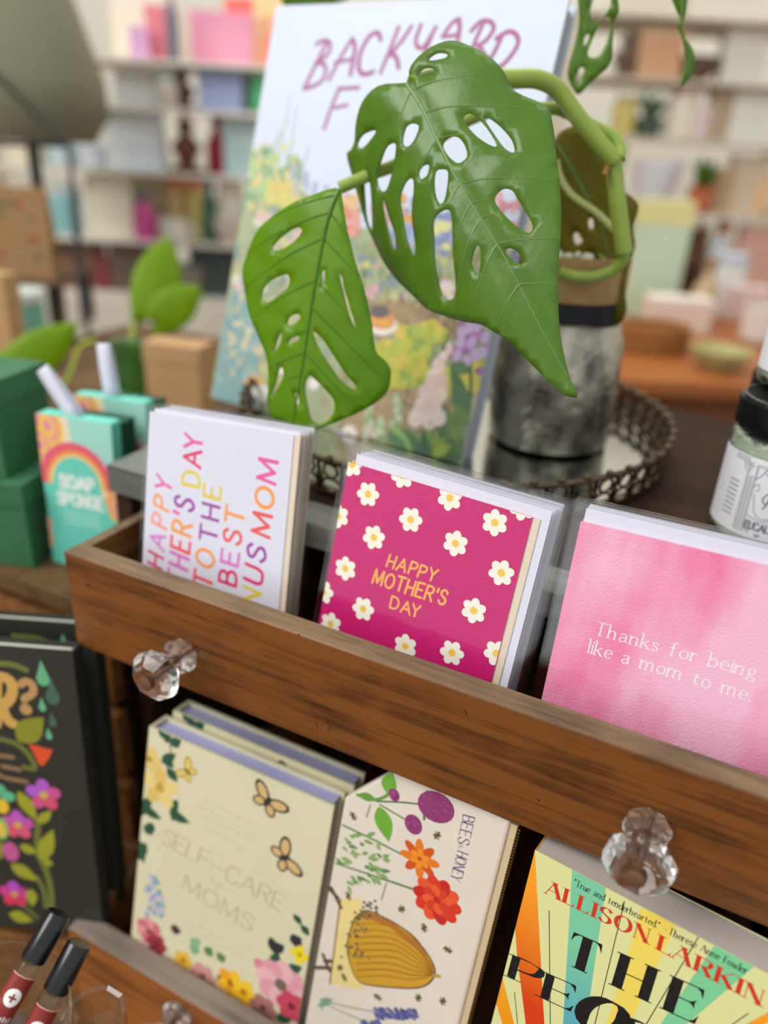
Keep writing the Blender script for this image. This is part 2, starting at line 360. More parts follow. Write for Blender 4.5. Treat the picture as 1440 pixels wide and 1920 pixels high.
def letter(mb, ch, o, vx, vy, m, wmax, wmin, serif=0.0, cap=True):
    """one letter: o + vx*gx + vy*gy, stroke widths in cap heights"""
    o, vx, vy = Vector(o), Vector(vx), Vector(vy); h = vy.length
    T = lambda p: o + vx * p[0] + vy * p[1]
    up = vy.normalized()
    for k, p, wt in G[ch]:
        if k == 'D': mb.ellipse(T(p), wmax * .62 * h, wmax * .62 * h, m); continue
        if wt is None: wf = lambda t, d: h * (wmin + (wmax - wmin) * abs(d.normalized().dot(up)) ** 1.5)
        else: wf = (lambda q: lambda t, d: h * q)(wmin + (wmax - wmin) * wt)
        if k == 'L':
            mb.ribbon([T(q) for q in dense(p, 1)], wf, m, cap)
            if serif and wt == 0 and ch in 'EFLT' and abs(p[0][1] - p[1][1]) < .01 and wmax > .2:
                for e in (p if ch == 'T' else p[1:]):   # beaks on the arms
                    dn = -1 if e[1] > .7 else 1
                    for sg in ((1, -1) if .2 < e[1] < .8 else (dn,)):
                        ln = .13 if .2 < e[1] < .8 else .26; sx_ = 1 if e[0] > .3 else -1
                        mb.poly([T((e[0] + .01 * sx_, e[1])), T((e[0] + .03 * sx_, e[1] + sg * ln)), T((e[0] - .04 * sx_, e[1] + sg * ln * .35)), T((e[0] - .14 * sx_, e[1]))], m)
            if serif:
                for e in p:
                    if abs(e[1]) < .01 or e[1] > .55:
                        dx = p[1][0] - p[0][0]; dy = p[1][1] - p[0][1]
                        if abs(dy) > abs(dx) * .8:
                            ww = serif + (wmin + (wmax - wmin) * wt) * .5
                            lft = ww; rgt = ww
                            if e[1] > .55 and ch.islower(): rgt = (wmin + (wmax - wmin) * wt) * .4
                            mb.ribbon([T((e[0] - lft, e[1])), T((e[0] + rgt, e[1]))], lambda t, d: h * max(wmin, .03), m, False)
        elif k == 'O': mb.ribbon([T(q) for q in p], wf, m, False, True)
        else: mb.ribbon([T(q) for q in smooth(p, 5)], wf, m, cap)
def text(mb, fr, s, p0, p1, ptop, m, wmax=.16, wmin=.16, serif=0.0, track=.2, cap=True, colors=None, jitter=0.0):
    """a line of lettering whose baseline runs from p0 to p1 with cap tops at ptop (photo positions on frame fr, or 2D if fr is None)"""
    A, B, Tt = [Vector(fr.uv(p)) if fr else Vector(p) for p in (p0, p1, ptop)]
    vy = Tt - A; ws = [glyph_width(c) for c in s]
    for i in range(len(s) - 1):
        if s[i:i + 2] in ('LA', 'AY', 'Fo'): ws[i] -= .2
    tot = sum(ws) + track * (len(s) - 1)
    vx = (B - A) / tot; x = 0
    for i, c in enumerate(s):
        if c != ' ':
            j = random.uniform(-jitter, jitter)
            letter(mb, c, A + vx * x + vy * j, vx, vy, colors[i % len(colors)] if colors else m, wmax, wmin, serif, cap)
        x += ws[i] + track
# ------------------------------------------------------------------ the room
WHITE = mat('paper_white', (232, 231, 240), .6)
BGX = Vector((.9, .435, 0)).normalized(); BGF = Vector((-BGX.y, BGX.x, 0))
CAM0 = Vector((CAM.x, CAM.y, 0))
def bg(s, f, z): return CAM0 + BGX * s + BGF * f + Vector((0, 0, z))
def bgM(s, f, z, rot=0): return Matrix.Translation(bg(s, f, z)) @ Matrix.Rotation(math.atan2(BGX.y, BGX.x) + rot, 4, 'Z')
def at_f(px, py, f): return at_plane(px, py, bg(0, f, 0), BGF)
FLOOR = -0.92
def struct(name, mb, M=None, **k): o = mb.obj(name, None, M=M, **k); o['kind'] = 'structure'; return o
mb = MB(); mb.box(-4, 3, -2.5, 4.0, FLOOR - .05, FLOOR, wood('floor_boards', (88, 62, 42), (140, 104, 74), 'X', scale=.25)); struct('floor', mb, bgM(0, 0, 0))
wallm = mat('plaster_cream', (226, 222, 208), .8, bump=.05)
mb = MB(); mb.box(-3.2, 2.4, 3.6, 3.7, FLOOR, 2.2, wallm); struct('wall_back', mb, bgM(0, 0, 0))
mb = MB(); mb.box(-3.3, -3.2, -.5, 3.7, FLOOR, 2.2, mat('plaster_grey', (150, 146, 126), .8)); struct('wall_left', mb, bgM(0, 0, 0))
mb = MB(); mb.box(2.4, 2.5, .5, 3.7, FLOOR, 2.2, wallm); struct('wall_right', mb, bgM(0, 0, 0))
mb = MB(); mb.box(-3.19, 2.39, 3.575, 3.6, FLOOR, FLOOR + .12, mat('trim_white', (220, 216, 206), .5)); struct('baseboard_back', mb, bgM(0, 0, 0))

# ------------------------------------------------------------------ the display table, cabinet and its two drawers
W_FRONT = wood('drawer_wood', (58, 29, 9), (126, 74, 28), 'X', rough=.42, scale=2.0)
W_EDGE = wood('worn_edge', (84, 66, 44), (132, 108, 80), 'X', rough=.7, scale=2.0)
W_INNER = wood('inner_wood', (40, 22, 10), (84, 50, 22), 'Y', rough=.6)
W_SIDE = wood('side_wood', (88, 52, 20), (150, 100, 52), 'Y', rough=.55)
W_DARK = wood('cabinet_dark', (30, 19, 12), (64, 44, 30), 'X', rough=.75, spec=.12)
W_GREY = wood('grey_rail', (104, 100, 92), (150, 146, 136), 'X', rough=.7, scale=1.5)
W_LOW = wood('low_drawer_wood', (96, 52, 16), (164, 98, 42), 'X', rough=.45)
W_LEDGE = wood('low_ledge', (92, 82, 72), (138, 124, 112), 'X', rough=.6, scale=1.5)
TABLE_Z = -0.455
mb = MB(); mb.box(-.75, .95, -.42, .88, TABLE_Z - .03, TABLE_Z, wood('table_wood', (60, 34, 16), (112, 68, 34), 'X'))
table = thing('display_table', Vector((0.1, .3, FLOOR)), 'dark wooden display table under the drawer cabinet', 'table')
def local(mb_, parent): 
    inv = parent.matrix_world.inverted(); mb_.v = [tuple(inv @ Vector(v)) for v in mb_.v]; return mb_
local(mb, table).obj('tabletop', table, bevel=.003)
for sx, sy in ((-.7, -.37), (.9, -.37), (-.7, .83), (.9, .83)):
    m_ = MB(); m_.box(sx - .03, sx + .03, sy - .03, sy + .03, FLOOR, TABLE_Z - .03, W_DARK); local(m_, table).obj('leg', table)
cab = thing('wooden_cabinet', Vector((.25, .3, TABLE_Z)), 'low dark wooden cabinet with two open drawers full of cards and books', 'cabinet')
CZ = .030; CY0 = .078
def cpart(name, boxes, bevel=.0015):
    m_ = MB()
    for b in boxes: m_.box(*b)
    return local(m_, cab).obj(name, cab, bevel=bevel)
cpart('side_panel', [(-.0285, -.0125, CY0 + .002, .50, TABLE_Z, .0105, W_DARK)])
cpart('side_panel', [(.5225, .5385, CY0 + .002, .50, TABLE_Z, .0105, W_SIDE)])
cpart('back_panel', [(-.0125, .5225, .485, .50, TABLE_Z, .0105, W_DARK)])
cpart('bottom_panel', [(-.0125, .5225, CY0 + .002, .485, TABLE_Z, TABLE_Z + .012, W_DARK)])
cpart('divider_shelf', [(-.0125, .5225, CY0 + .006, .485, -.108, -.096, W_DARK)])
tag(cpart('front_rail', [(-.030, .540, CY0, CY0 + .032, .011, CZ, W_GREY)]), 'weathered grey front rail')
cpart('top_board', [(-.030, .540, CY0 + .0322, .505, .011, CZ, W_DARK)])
brk = MB(); zmet = mat('zinc', (128, 132, 126), .45, metal=.6, var=.25, scale=60)
brk.box(-.0312, -.030, CY0 - .001, CY0 + .045, .009, CZ + .001, zmet); brk.box(-.0312, .012, CY0 - .0012, CY0, .009, CZ + .001, zmet); brk.box(-.0312, .012, CY0 - .0012, CY0 + .045, CZ, CZ + .0012, zmet)
brk.ellipse  # bracket plate on the rail's left corner
tag(local(brk, cab).obj('corner_bracket', cab), 'zinc corner bracket')
GLASS = glass_mat('knob_glass', (255, 255, 252), 1.45, .12)
BOLT = mat('knob_bolt', (120, 88, 66), .45, metal=.3)
def knob(parent, x, z, y=0.0, rot=0.0):
    prof = [(.0000, 0), (.0105, 0), (.0125, .0035), (.0118, .008), (.0072, .0115), (.0066, .016), (.0115, .0195), (.0178, .026), (.0172, .0315), (.0115, .0365), (.0055, .0375), (.0, .0360)]
    m_ = MB(); M = Matrix.Translation((x, y - .0006, z)) @ Matrix.Rotation(PI / 2, 4, 'X') @ Matrix.Rotation(rot, 4, 'Z')
    m_.lathe(prof, GLASS, seg=8, M=M, smooth=False, cap=False)
    o = local(m_, cab).obj('knob', parent); tag(o, 'faceted clear glass knob')
    b_ = MB(); b_.lathe([(0, -.0004), (.0017, -.0004), (.0017, .0315), (.0050, .0320), (.0050, .0385), (.0034, .0392), (0, .0392)], BOLT, seg=16, M=M, cap=False)
    bo = local(b_, cab).obj('knob_bolt', parent); tag(bo, 'brown metal bolt through the knob')
def board(mb_, x0, x1, y0, y1, z0, z1, face, edge):
    """a drawer front: polished face, worn top edge"""
    vs = []; c = .0012
    mb_.box(x0, x1, y0, y1, z0, z1, face)
    i = mb_.mi(edge); n = len(mb_.m); mb_.m[n - 5] = i
def drawer(x0, x1, y0, y1, ztop, zbot, face, edge, side, th=.0165, sth=.009, zfloor=None, back=True):
    d = MB(); board(d, x0, x1, y0, y0 + th, zbot, ztop, face, edge)
    if zfloor == D1F:   # old nail hole and scratches on the front
        HOLE = mat('nail_hole', (24, 14, 8), .8); d.map = lambda a_, b_, l: (a_, y0 - l, b_)
        for (px, py, r) in ((166, 1097, .0015), (560, 1190, .0006), (1010, 1500, .0008)): q = at_y(px, py, 0); d.ellipse((q.x, q.z), r, r * .8, HOLE, n=10)
        for pts in (((592, 1352), (596, 1368)), ((612, 1352), (620, 1364), (614, 1372)), ((870, 1330), (876, 1340))): d.stroke([(at_y(*p, 0).x, at_y(*p, 0).z) for p in pts], .0006, HOLE, False)
        d.map = None
    o = local(d, cab).obj('drawer', cab, bevel=.0016, seg=3)
    zb = zfloor if zfloor is not None else zbot + .012
    for (a, b) in ((x0, x0 + sth), (x1 - sth, x1)): 
        s = MB(); s.box(a, b, y0 + th + .0002, y1, zbot + .004, ztop - .0008, side); s.m[-5] = s.mi(W_EDGE)
        local(s, cab).obj('drawer_side', o, bevel=.0008)
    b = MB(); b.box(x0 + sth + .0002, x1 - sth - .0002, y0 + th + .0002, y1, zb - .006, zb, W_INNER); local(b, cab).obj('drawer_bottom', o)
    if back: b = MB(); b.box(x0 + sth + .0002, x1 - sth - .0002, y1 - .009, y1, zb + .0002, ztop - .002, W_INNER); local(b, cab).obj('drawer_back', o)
    return o
D1F = -.053
d1 = drawer(0, .510, 0, .34, 0, -.0785, W_FRONT, W_EDGE, W_SIDE, zfloor=D1F)
tag(d1, 'upper drawer with worn top edge')
knob(d1, .1040, -.0465, 0, .2); knob(d1, .4055, -.0405, 0, .2)
LZ = -.318
d2 = drawer(.010, .510, -.058, .34, LZ, TABLE_Z + .022, W_LOW, W_LEDGE, W_SIDE, th=.0190, zfloor=TABLE_Z + .04)
tag(d2, 'lower drawer with greyish worn top edge')
knob(d2, .1255, -.335, -.058, .2); knob(d2, .40, -.345, -.058, .2)


# ------------------------------------------------------------------ greeting cards in the upper drawer
ENV = mat('envelope_white', (228, 226, 240), .6, var=.02)
KRAFT_IN = mat('card_inside', (232, 214, 190), .7)
FILM = clear_film('cello_film')
def rect_of(fr, tl, tr, bl, br):
    TL, TR, BL, BR = fr.uvs([tl, tr, bl, br]); return TL, TR, BL, BR
def card_set(fr, a0, a1, btop, bbot, base_m, prints, label, cat, group, n, pitch, labels, env=(.004, .0095, .006), inner=KRAFT_IN, jit=0, side_m=None, film=(.004, .006, .004), inw=.0045):
    root = thing('greeting_card', fr.matrix(), label, cat, group)
    c = MB(); c.box(a0, a1, 0, .0007, bbot, btop, base_m); c.box(a0, a1 + inw, .0008, .0013, bbot, btop, inner)
    c.clip = (a0 + 1e-5, a1 - 1e-5, bbot, btop - 1e-5); prints(c); c.clip = None
    c.obj('card', root)
    e = MB(); e.box(a0 + env[0], a1 + env[1], .0016, .0024, bbot, btop + env[2], ENV); e.obj('envelope', root)
    f = MB(); f.box(a0 - film[0], a1 + env[1] + film[1], -.0009, .0031, bbot - .0005, btop + env[2] + film[2], FILM); f.obj('sleeve', root)
    for i in range(1, n):
        j = random.uniform(-jit, jit); M = fr.matrix(j + i * .0003, i * pitch, random.uniform(-jit, jit) * .5 + .0006 * i) 
        copy_tree(root, M, labels[i - 1])
    return root
CREAM = mat('daisy_petal', (250, 244, 226), .6, var=.02); YOLK = mat('daisy_eye', (246, 202, 80), .6)
MAG = mat('magenta_stock', (206, 22, 112), .55, var=.04, bump=.25, bscale=900)
GOLD = mat('lettering_apricot', (250, 178, 92), .6, var=.02)
# magenta daisy card
p0 = at_y(598, 1166, .037); FM = Frame(p0, -3, 14, -1.5)
def c3(x, y): return (580 + x / 3, 820 + y / 3)
def daisy(c, fr, px, r=.0074, rot=.3):
    o = Vector(fr.uv(px))
    for k in range(6):
        t = rot + k * PI / 3; c.ellipse(o + Vector((math.cos(t), math.sin(t))) * r * .62, r * .44, r * .37, CREAM, t, 14)
    c.ellipse(o, r * .5, r * .5, CREAM); c.ellipse(o, r * .31, r * .31, YOLK)
def mag_prints(c):
    for k, q in enumerate([(330, 320), (525, 215), (790, 340), (1043, 480), (570, 463), (363, 563), (822, 597), (203, 738), (303, 965), (1080, 762), (925, 975), (540, 1175), (802, 1212), (1052, 1215), (120, 1050), (162, 442), (78, 870), (240, 152), (1200, 392), (10, 1200), (1290, 950)]):
        daisy(c, FM, c3(*q), rot=.2 + .17 * (k % 4))
    text(c, FM, 'HAPPY', c3(434, 724), c3(702, 812), c3(456, 660), GOLD, .17, .17, track=.3, jitter=.04)
    text(c, FM, "MOTHER'S", c3(354, 816), c3(758, 942), c3(376, 742), GOLD, .16, .16, track=.26, jitter=.04)
    text(c, FM, 'DAY', c3(452, 958), c3(612, 1012), c3(466, 895), GOLD, .17, .17, track=.3, jitter=.04)
TL, TR, BL, BR = rect_of(FM, (653, 866), (993, 968), (598, 1166), (926, 1280))
a0 = (TL[0] + BL[0]) / 2; a1 = (TR[0] + BR[0]) / 2; bt = (TL[1] + TR[1]) / 2
MAGW = a1 - a0; MAGB = a0
card_set(FM, a0, a1, bt, (D1F - p0.z) / math.cos(math.radians(14)) + .001, MAG, mag_prints, "front magenta mother's day card with white daisies, in the middle of the upper drawer", 'greeting card', 'magenta daisy cards in the drawer', 5, .0042,
    ["second magenta daisy card, just behind the front one in its clear sleeve", "third magenta daisy card from the front, only edges showing", "fourth magenta daisy card from the front, only edges showing", "rearmost magenta daisy card, its white envelope topmost in the pack"], jit=.0006)
# white rainbow lettering card
p0 = at_y(262, 1041, .036); FW = Frame(p0, 2, 14, 2.5)
WHITEC = mat('white_stock', (228, 226, 240), .5, var=.015)
LC = {k: mat('ink_' + k, v, .6, var=.02) for k, v in dict(pink=(236, 92, 160), orange=(250, 158, 70), coral=(240, 84, 84), yellow=(232, 208, 40), purple=(164, 62, 160), lilac=(226, 120, 200), rose=(228, 44, 110), peach=(252, 150, 130)).items()}
def w3(x, y): return (240 + x / 3, 760 + y / 3)
def white_prints(c):
    K = LC
    text(c, FW, 'HAPPY', w3(190, 925), w3(245, 430), w3(112, 880), None, .17, .15, track=.42, colors=[K['rose'], K['lilac'], K['peach'], K['orange'], K['pink']])
    text(c, FW, "THER'S", w3(325, 1030), w3(370, 545), w3(225, 985), None, .17, .15, track=.34, colors=[K['lilac'], K['lilac'], K['coral'], K['orange'], K['pink'], K['purple']])
    text(c, FW, 'DAY', w3(400, 462), w3(418, 178), w3(305, 440), None, .17, .15, track=.3, colors=[K['yellow'], K['rose'], K['pink']])
    text(c, FW, 'TO', w3(466, 1040), w3(488, 835), w3(370, 1000), None, .17, .15, track=.3, colors=[K['coral'], K['orange']])
    text(c, FW, 'THE', w3(495, 775), w3(524, 460), w3(404, 748), None, .17, .15, track=.36, colors=[K['purple'], K['purple'], K['yellow']])
    text(c, FW, 'BEST', w3(605, 1018), w3(652, 590), w3(512, 985), None, .18, .16, track=.36, colors=[K['rose'], K['lilac'], K['coral'], K['orange']])
    text(c, FW, 'NUS', w3(735, 1140), w3(775, 815), w3(640, 1095), None, .18, .16, track=.34, colors=[K['yellow'], K['rose'], K['purple']])
    text(c, FW, 'MOM', w3(795, 745), w3(840, 322), w3(698, 712), None, .2, .17, track=.26, colors=[K['coral'], K['orange'], K['pink']])
TL, TR, BL, BR = rect_of(FW, (287, 768), (556, 822), (262, 1041), (517, 1142))
a0 = (TL[0] + BL[0]) / 2; a1 = (TR[0] + BR[0]) / 2; bt = (TL[1] + TR[1]) / 2
card_set(FW, a0, a1, bt, (D1F - p0.z) / math.cos(math.radians(14)) + .002, WHITEC, white_prints, "front white card with rainbow capitals turned sideways, left end of the upper drawer", 'greeting card', 'white rainbow lettering cards in the drawer', 4, .0052,
    ["second white rainbow lettering card, directly behind the front one", "third white rainbow lettering card from the front, only its edge showing", "rearmost white rainbow lettering card, its brownish edge at the right of the pack"], env=(.003, .004, .0025), jit=.0006, film=(.003, .003, .002))
# pink watercolour card
p0 = at_y(1013, 1312, .036); FP = Frame(p0, 1, 14, 0)
PINK = mat('pink_watercolour', (246, 118, 166), .6, c2=(253, 188, 214), scale=15, stretch=(1.2, 1, .5), bump=.3, bscale=700, sharp=(.38, .60))
LWH = mat('lettering_white', (255, 240, 246), .6, var=.01)
def q3(x, y): return (960 + x / 3, 900 + y / 3)
def pink_prints(c):
    text(c, FP, 'Thanks for being', q3(462, 866), q3(1368, 1118), q3(480, 798), LWH, .105, .06, serif=.07, track=.19, cap=False)
    text(c, FP, 'like a mom to me.', q3(424, 968), q3(1336, 1244), q3(442, 898), LWH, .105, .06, serif=.07, track=.19, cap=False)
TLa, TLb = FP.uv((1091, 978)); BLa = FP.uv((1013, 1312))[0]; aa = (TLa + BLa) / 2
card_set(FP, aa, aa + .142, TLb, (D1F - p0.z) / math.cos(math.radians(14)) + .001, PINK, pink_prints, "front pink watercolour card with white serif lettering, right end of the upper drawer", 'greeting card', 'pink watercolour cards in the drawer', 3, .0045,
    ["second pink watercolour card, a strip of its left edge showing behind the front one", "rearmost pink watercolour card, its white envelope standing highest"], env=(.0012, .006, .0075), jit=.0004, inner=mat('pink_inside', (246, 200, 214), .7), inw=.001, film=(.006, .006, .003))

# ------------------------------------------------------------------ books and the pouch in the lower drawer
def book(name, fr, a0, a1, b0, b1, T, cover_m, page_m, label, cat='book', group=None, bd=.0022, rec=.003, spine='left', prints=None, spine_m=None, top_m=None, foot=0.0):
    root = thing(name, fr.matrix(), label, cat, group)
    c = MB(); c.box(a0, a1, 0, bd, b0, b1, cover_m)
    if prints: c.clip = (a0 + 1e-5, a1 - 1e-5, b0, b1 - 1e-5); prints(c); c.clip = None
    c.obj('front_cover', root)
    c = MB(); c.box(a0, a1, T - bd, T, b0, b1, cover_m); c.obj('back_cover', root)
    s0, s1 = (a0, a0 + bd) if spine == 'left' else (a1 - bd, a1)
    c = MB(); c.box(s0, s1, bd + 1e-5, T - bd - 1e-5, b0, b1, spine_m or cover_m); c.obj('spine', root)
    x0 = a0 + bd + 1e-5 if spine == 'left' else a0 + rec; x1 = a1 - rec if spine == 'left' else a1 - bd - 1e-5
    c = MB(); c.box(x0, x1, bd + 1e-5, T - bd - 1e-5, b0 + rec, b1 - rec, page_m)
    if top_m: c.m[-5] = c.mi(top_m)
    c.obj('page_block', root)
    return root
INK = {}; FADE = [0.0]
def ink(c, rough=.6):
    if FADE[0]: c = tuple(int(v + (w_ - v) * FADE[0]) for v, w_ in zip(c, (186, 190, 178)))
    if c not in INK: INK[c] = mat('ink_%d_%d_%d' % c, c, rough, var=.03)
    return INK[c]
PAGE = mat('page_edges', (170, 160, 152), .75, c2=(206, 196, 186), scale=1.5, stretch=(1, 900, 1))
LILAC = mat('lilac_page_tops', (184, 182, 226), .6)
# cream self-care book
p0 = at_y(278, 1357, 0.0); FS = Frame(p0, 2.5, 11, -2.0)
CREAMC = mat('cream_cover', (220, 212, 178), .5, var=.02)
def s3(x, y): return (220 + x / 3, 1280 + y / 3)
def butterfly(c, fr, q, s, ang, cols=((74, 66, 58), (214, 180, 120))):
    o = Vector(fr.uv(q)); R2 = Matrix.Rotation(ang, 2)
    for sx in (-1, 1):
        for (dx, dy, rx, ry, an) in ((.62, .34, .72, .40, .55), (.42, -.34, .44, .34, -.7)):
            cc = o + R2 @ Vector((sx * dx, dy)) * s
            c.ellipse(cc, rx * s, ry * s, ink(cols[0]), ang + sx * an, 14); c.ellipse(cc, rx * s * .72, ry * s * .68, ink(cols[1]), ang + sx * an, 12)
    c.ellipse(o, .09 * s, .4 * s, ink((50, 46, 44)), ang)
def flower(c, fr, q, r, n, col, eye, rot=0, wide=.42):
    o = Vector(fr.uv(q))
    for k in range(n):
        t = rot + 2 * PI * k / n; c.ellipse(o + Vector((math.cos(t), math.sin(t))) * r * .58, r * .45, r * wide, ink(col if not isinstance(col, list) else col[k % len(col)]), t, 12)
    c.ellipse(o, r * .25, r * .25, ink(eye), 0, 10)
def lf(c, fr, p, q, w_, col): c.leafshape(fr.uv(p), fr.uv(q), w_, ink(col))
def st(c, fr, pts, wd, col, curve=True): c.stroke([fr.uv(p) for p in pts], wd, ink(col), curve)
GRN = (46, 84, 60); GRN2 = (96, 132, 88)
def self_prints(c):
    T = (176, 166, 142)
    text(c, FS, 'SELF_CARE', s3(246, 898), s3(922, 1290), s3(268, 815), ink(T), .075, .055, track=.17)
    text(c, FS, 'MOMS', s3(364, 1165), s3(748, 1402), s3(384, 1080), ink(T), .075, .055, track=.2)
    text(c, FS, 'for', s3(522, 1128), s3(590, 1168), s3(532, 1085), ink((190, 180, 155)), .07, .05, track=.2)
    for (x0, y0, x1, y1) in ((480, 655, 760, 795), (440, 680, 790, 870), (480, 750, 760, 885), (480, 800, 720, 940), (370, 1330, 590, 1430), (420, 1390, 720, 1540)):
        n = 9
        for i in range(n):
            p = Vector((x0, y0)).lerp(Vector((x1, y1)), i / n); q = Vector((x0, y0)).lerp(Vector((x1, y1)), (i + .7) / n); st(c, FS, [s3(*p), s3(*q)], .0007, (200, 192, 162), False)
    butterfly(c, FS, s3(845, 670), .0125, -.45); butterfly(c, FS, s3(940, 985), .0125, -1.0)
    butterfly(c, FS, s3(395, 500), .009, 1.1, ((180, 150, 70), (224, 200, 110)))
    st(c, FS, [s3(235, 260), s3(290, 330), s3(300, 400), s3(280, 480)], .001, (70, 50, 60))
    for (a, b, cc, d) in ((235, 250, 290, 330), (300, 350, 360, 320), (300, 330, 260, 290), (250, 450, 330, 400), (280, 480, 340, 560), (260, 420, 320, 480), (140, 700, 250, 770), (190, 640, 120, 760), (300, 720, 340, 660), (290, 730, 410, 790), (330, 700, 310, 780), (150, 800, 200, 860), (200, 790, 170, 850), (120, 880, 150, 1020), (160, 900, 120, 1000)):
        lf(c, FS, s3(a, b), s3(cc, d), .0042, GRN)
    flower(c, FS, s3(240, 590), .017, 5, [(232, 206, 130), (222, 190, 104)], (200, 160, 60), .4, .34); flower(c, FS, s3(180, 430), .011, 5, (226, 198, 120), (180, 140, 60), .1)
    for i in range(26):
        t = i / 26; q = s3(205 + random.uniform(-1, 1) * (15 + 55 * t), 1090 + 230 * t); c.ellipse(FS.uv(q), .0022, .0032, ink(random.choice([(160, 156, 196), (184, 180, 206), (130, 166, 170)])), random.random() * 3, 8)
    flower(c, FS, s3(180, 1400), .013, 7, [(222, 150, 150), (206, 110, 116)], (150, 60, 70)); flower(c, FS, s3(220, 1470), .010, 6, (150, 50, 62), (90, 20, 30))
    for (a, b, cc, d, k) in ((430, 1530, 440, 1440, (120, 170, 120)), (410, 1470, 470, 1450, (140, 180, 140)), (500, 1530, 530, 1490, GRN2), (560, 1550, 610, 1540, GRN2), (300, 1380, 360, 1400, (60, 60, 50)), (560, 1680, 640, 1650, GRN), (950, 1620, 1040, 1600, GRN), (890, 1890, 1000, 1880, GRN), (860, 1430, 900, 1540, (50, 46, 54)), (880, 1500, 940, 1480, (50, 46, 54)), (970, 1450, 1040, 1440, (60, 54, 62)), (1000, 1430, 1020, 1500, (50, 46, 54)), (870, 1590, 910, 1520, GRN), (770, 1550, 830, 1620, (220, 130, 150)), (1000, 1340, 1030, 1320, GRN), (1040, 1400, 1075, 1380, GRN)):
        lf(c, FS, s3(a, b), s3(cc, d), .0045, k)
    flower(c, FS, s3(640, 1690), .013, 5, [(236, 160, 30), (246, 190, 40)], (160, 90, 10)); flower(c, FS, s3(710, 1740), .012, 5, (240, 196, 40), (180, 110, 10)); flower(c, FS, s3(370, 1560), .009, 5, (228, 180, 60), (150, 100, 20)); flower(c, FS, s3(1025, 1530), .008, 4, (240, 216, 40), (200, 150, 20))
    flower(c, FS, s3(920, 1700), .021, 8, [(234, 180, 184), (226, 156, 168)], (120, 100, 84)); flower(c, FS, s3(980, 1820), .013, 6, (200, 70, 90), (120, 30, 50)); flower(c, FS, s3(820, 1830), .012, 6, (170, 116, 110), (110, 60, 60)); flower(c, FS, s3(480, 1650), .012, 6, (206, 150, 140), (140, 90, 80))
TL, TR, BL, BR = rect_of(FS, (278, 1357), (616, 1512), (250, 1740), (570, 1900))
a0 = (TL[0] + BL[0]) / 2; a1 = (TR[0] + BR[0]) / 2; bt = (TL[1] + TR[1]) / 2
b0 = bt - .215
DARKSP = mat('brown_spine', (82, 58, 48), .6)
SELF_T = .019
selfb = book('self_care_book', FS, a0, a1, b0, bt, SELF_T, CREAMC, PAGE, 'front cream floral self-care book for moms, left in the lower drawer', 'book', 'cream floral books in the lower drawer', prints=self_prints, spine_m=CREAMC, top_m=LILAC)
copy_tree(selfb, FS.matrix(.004, SELF_T + .003, .004), 'second cream floral self-care book, standing directly behind the front one under the drawer')
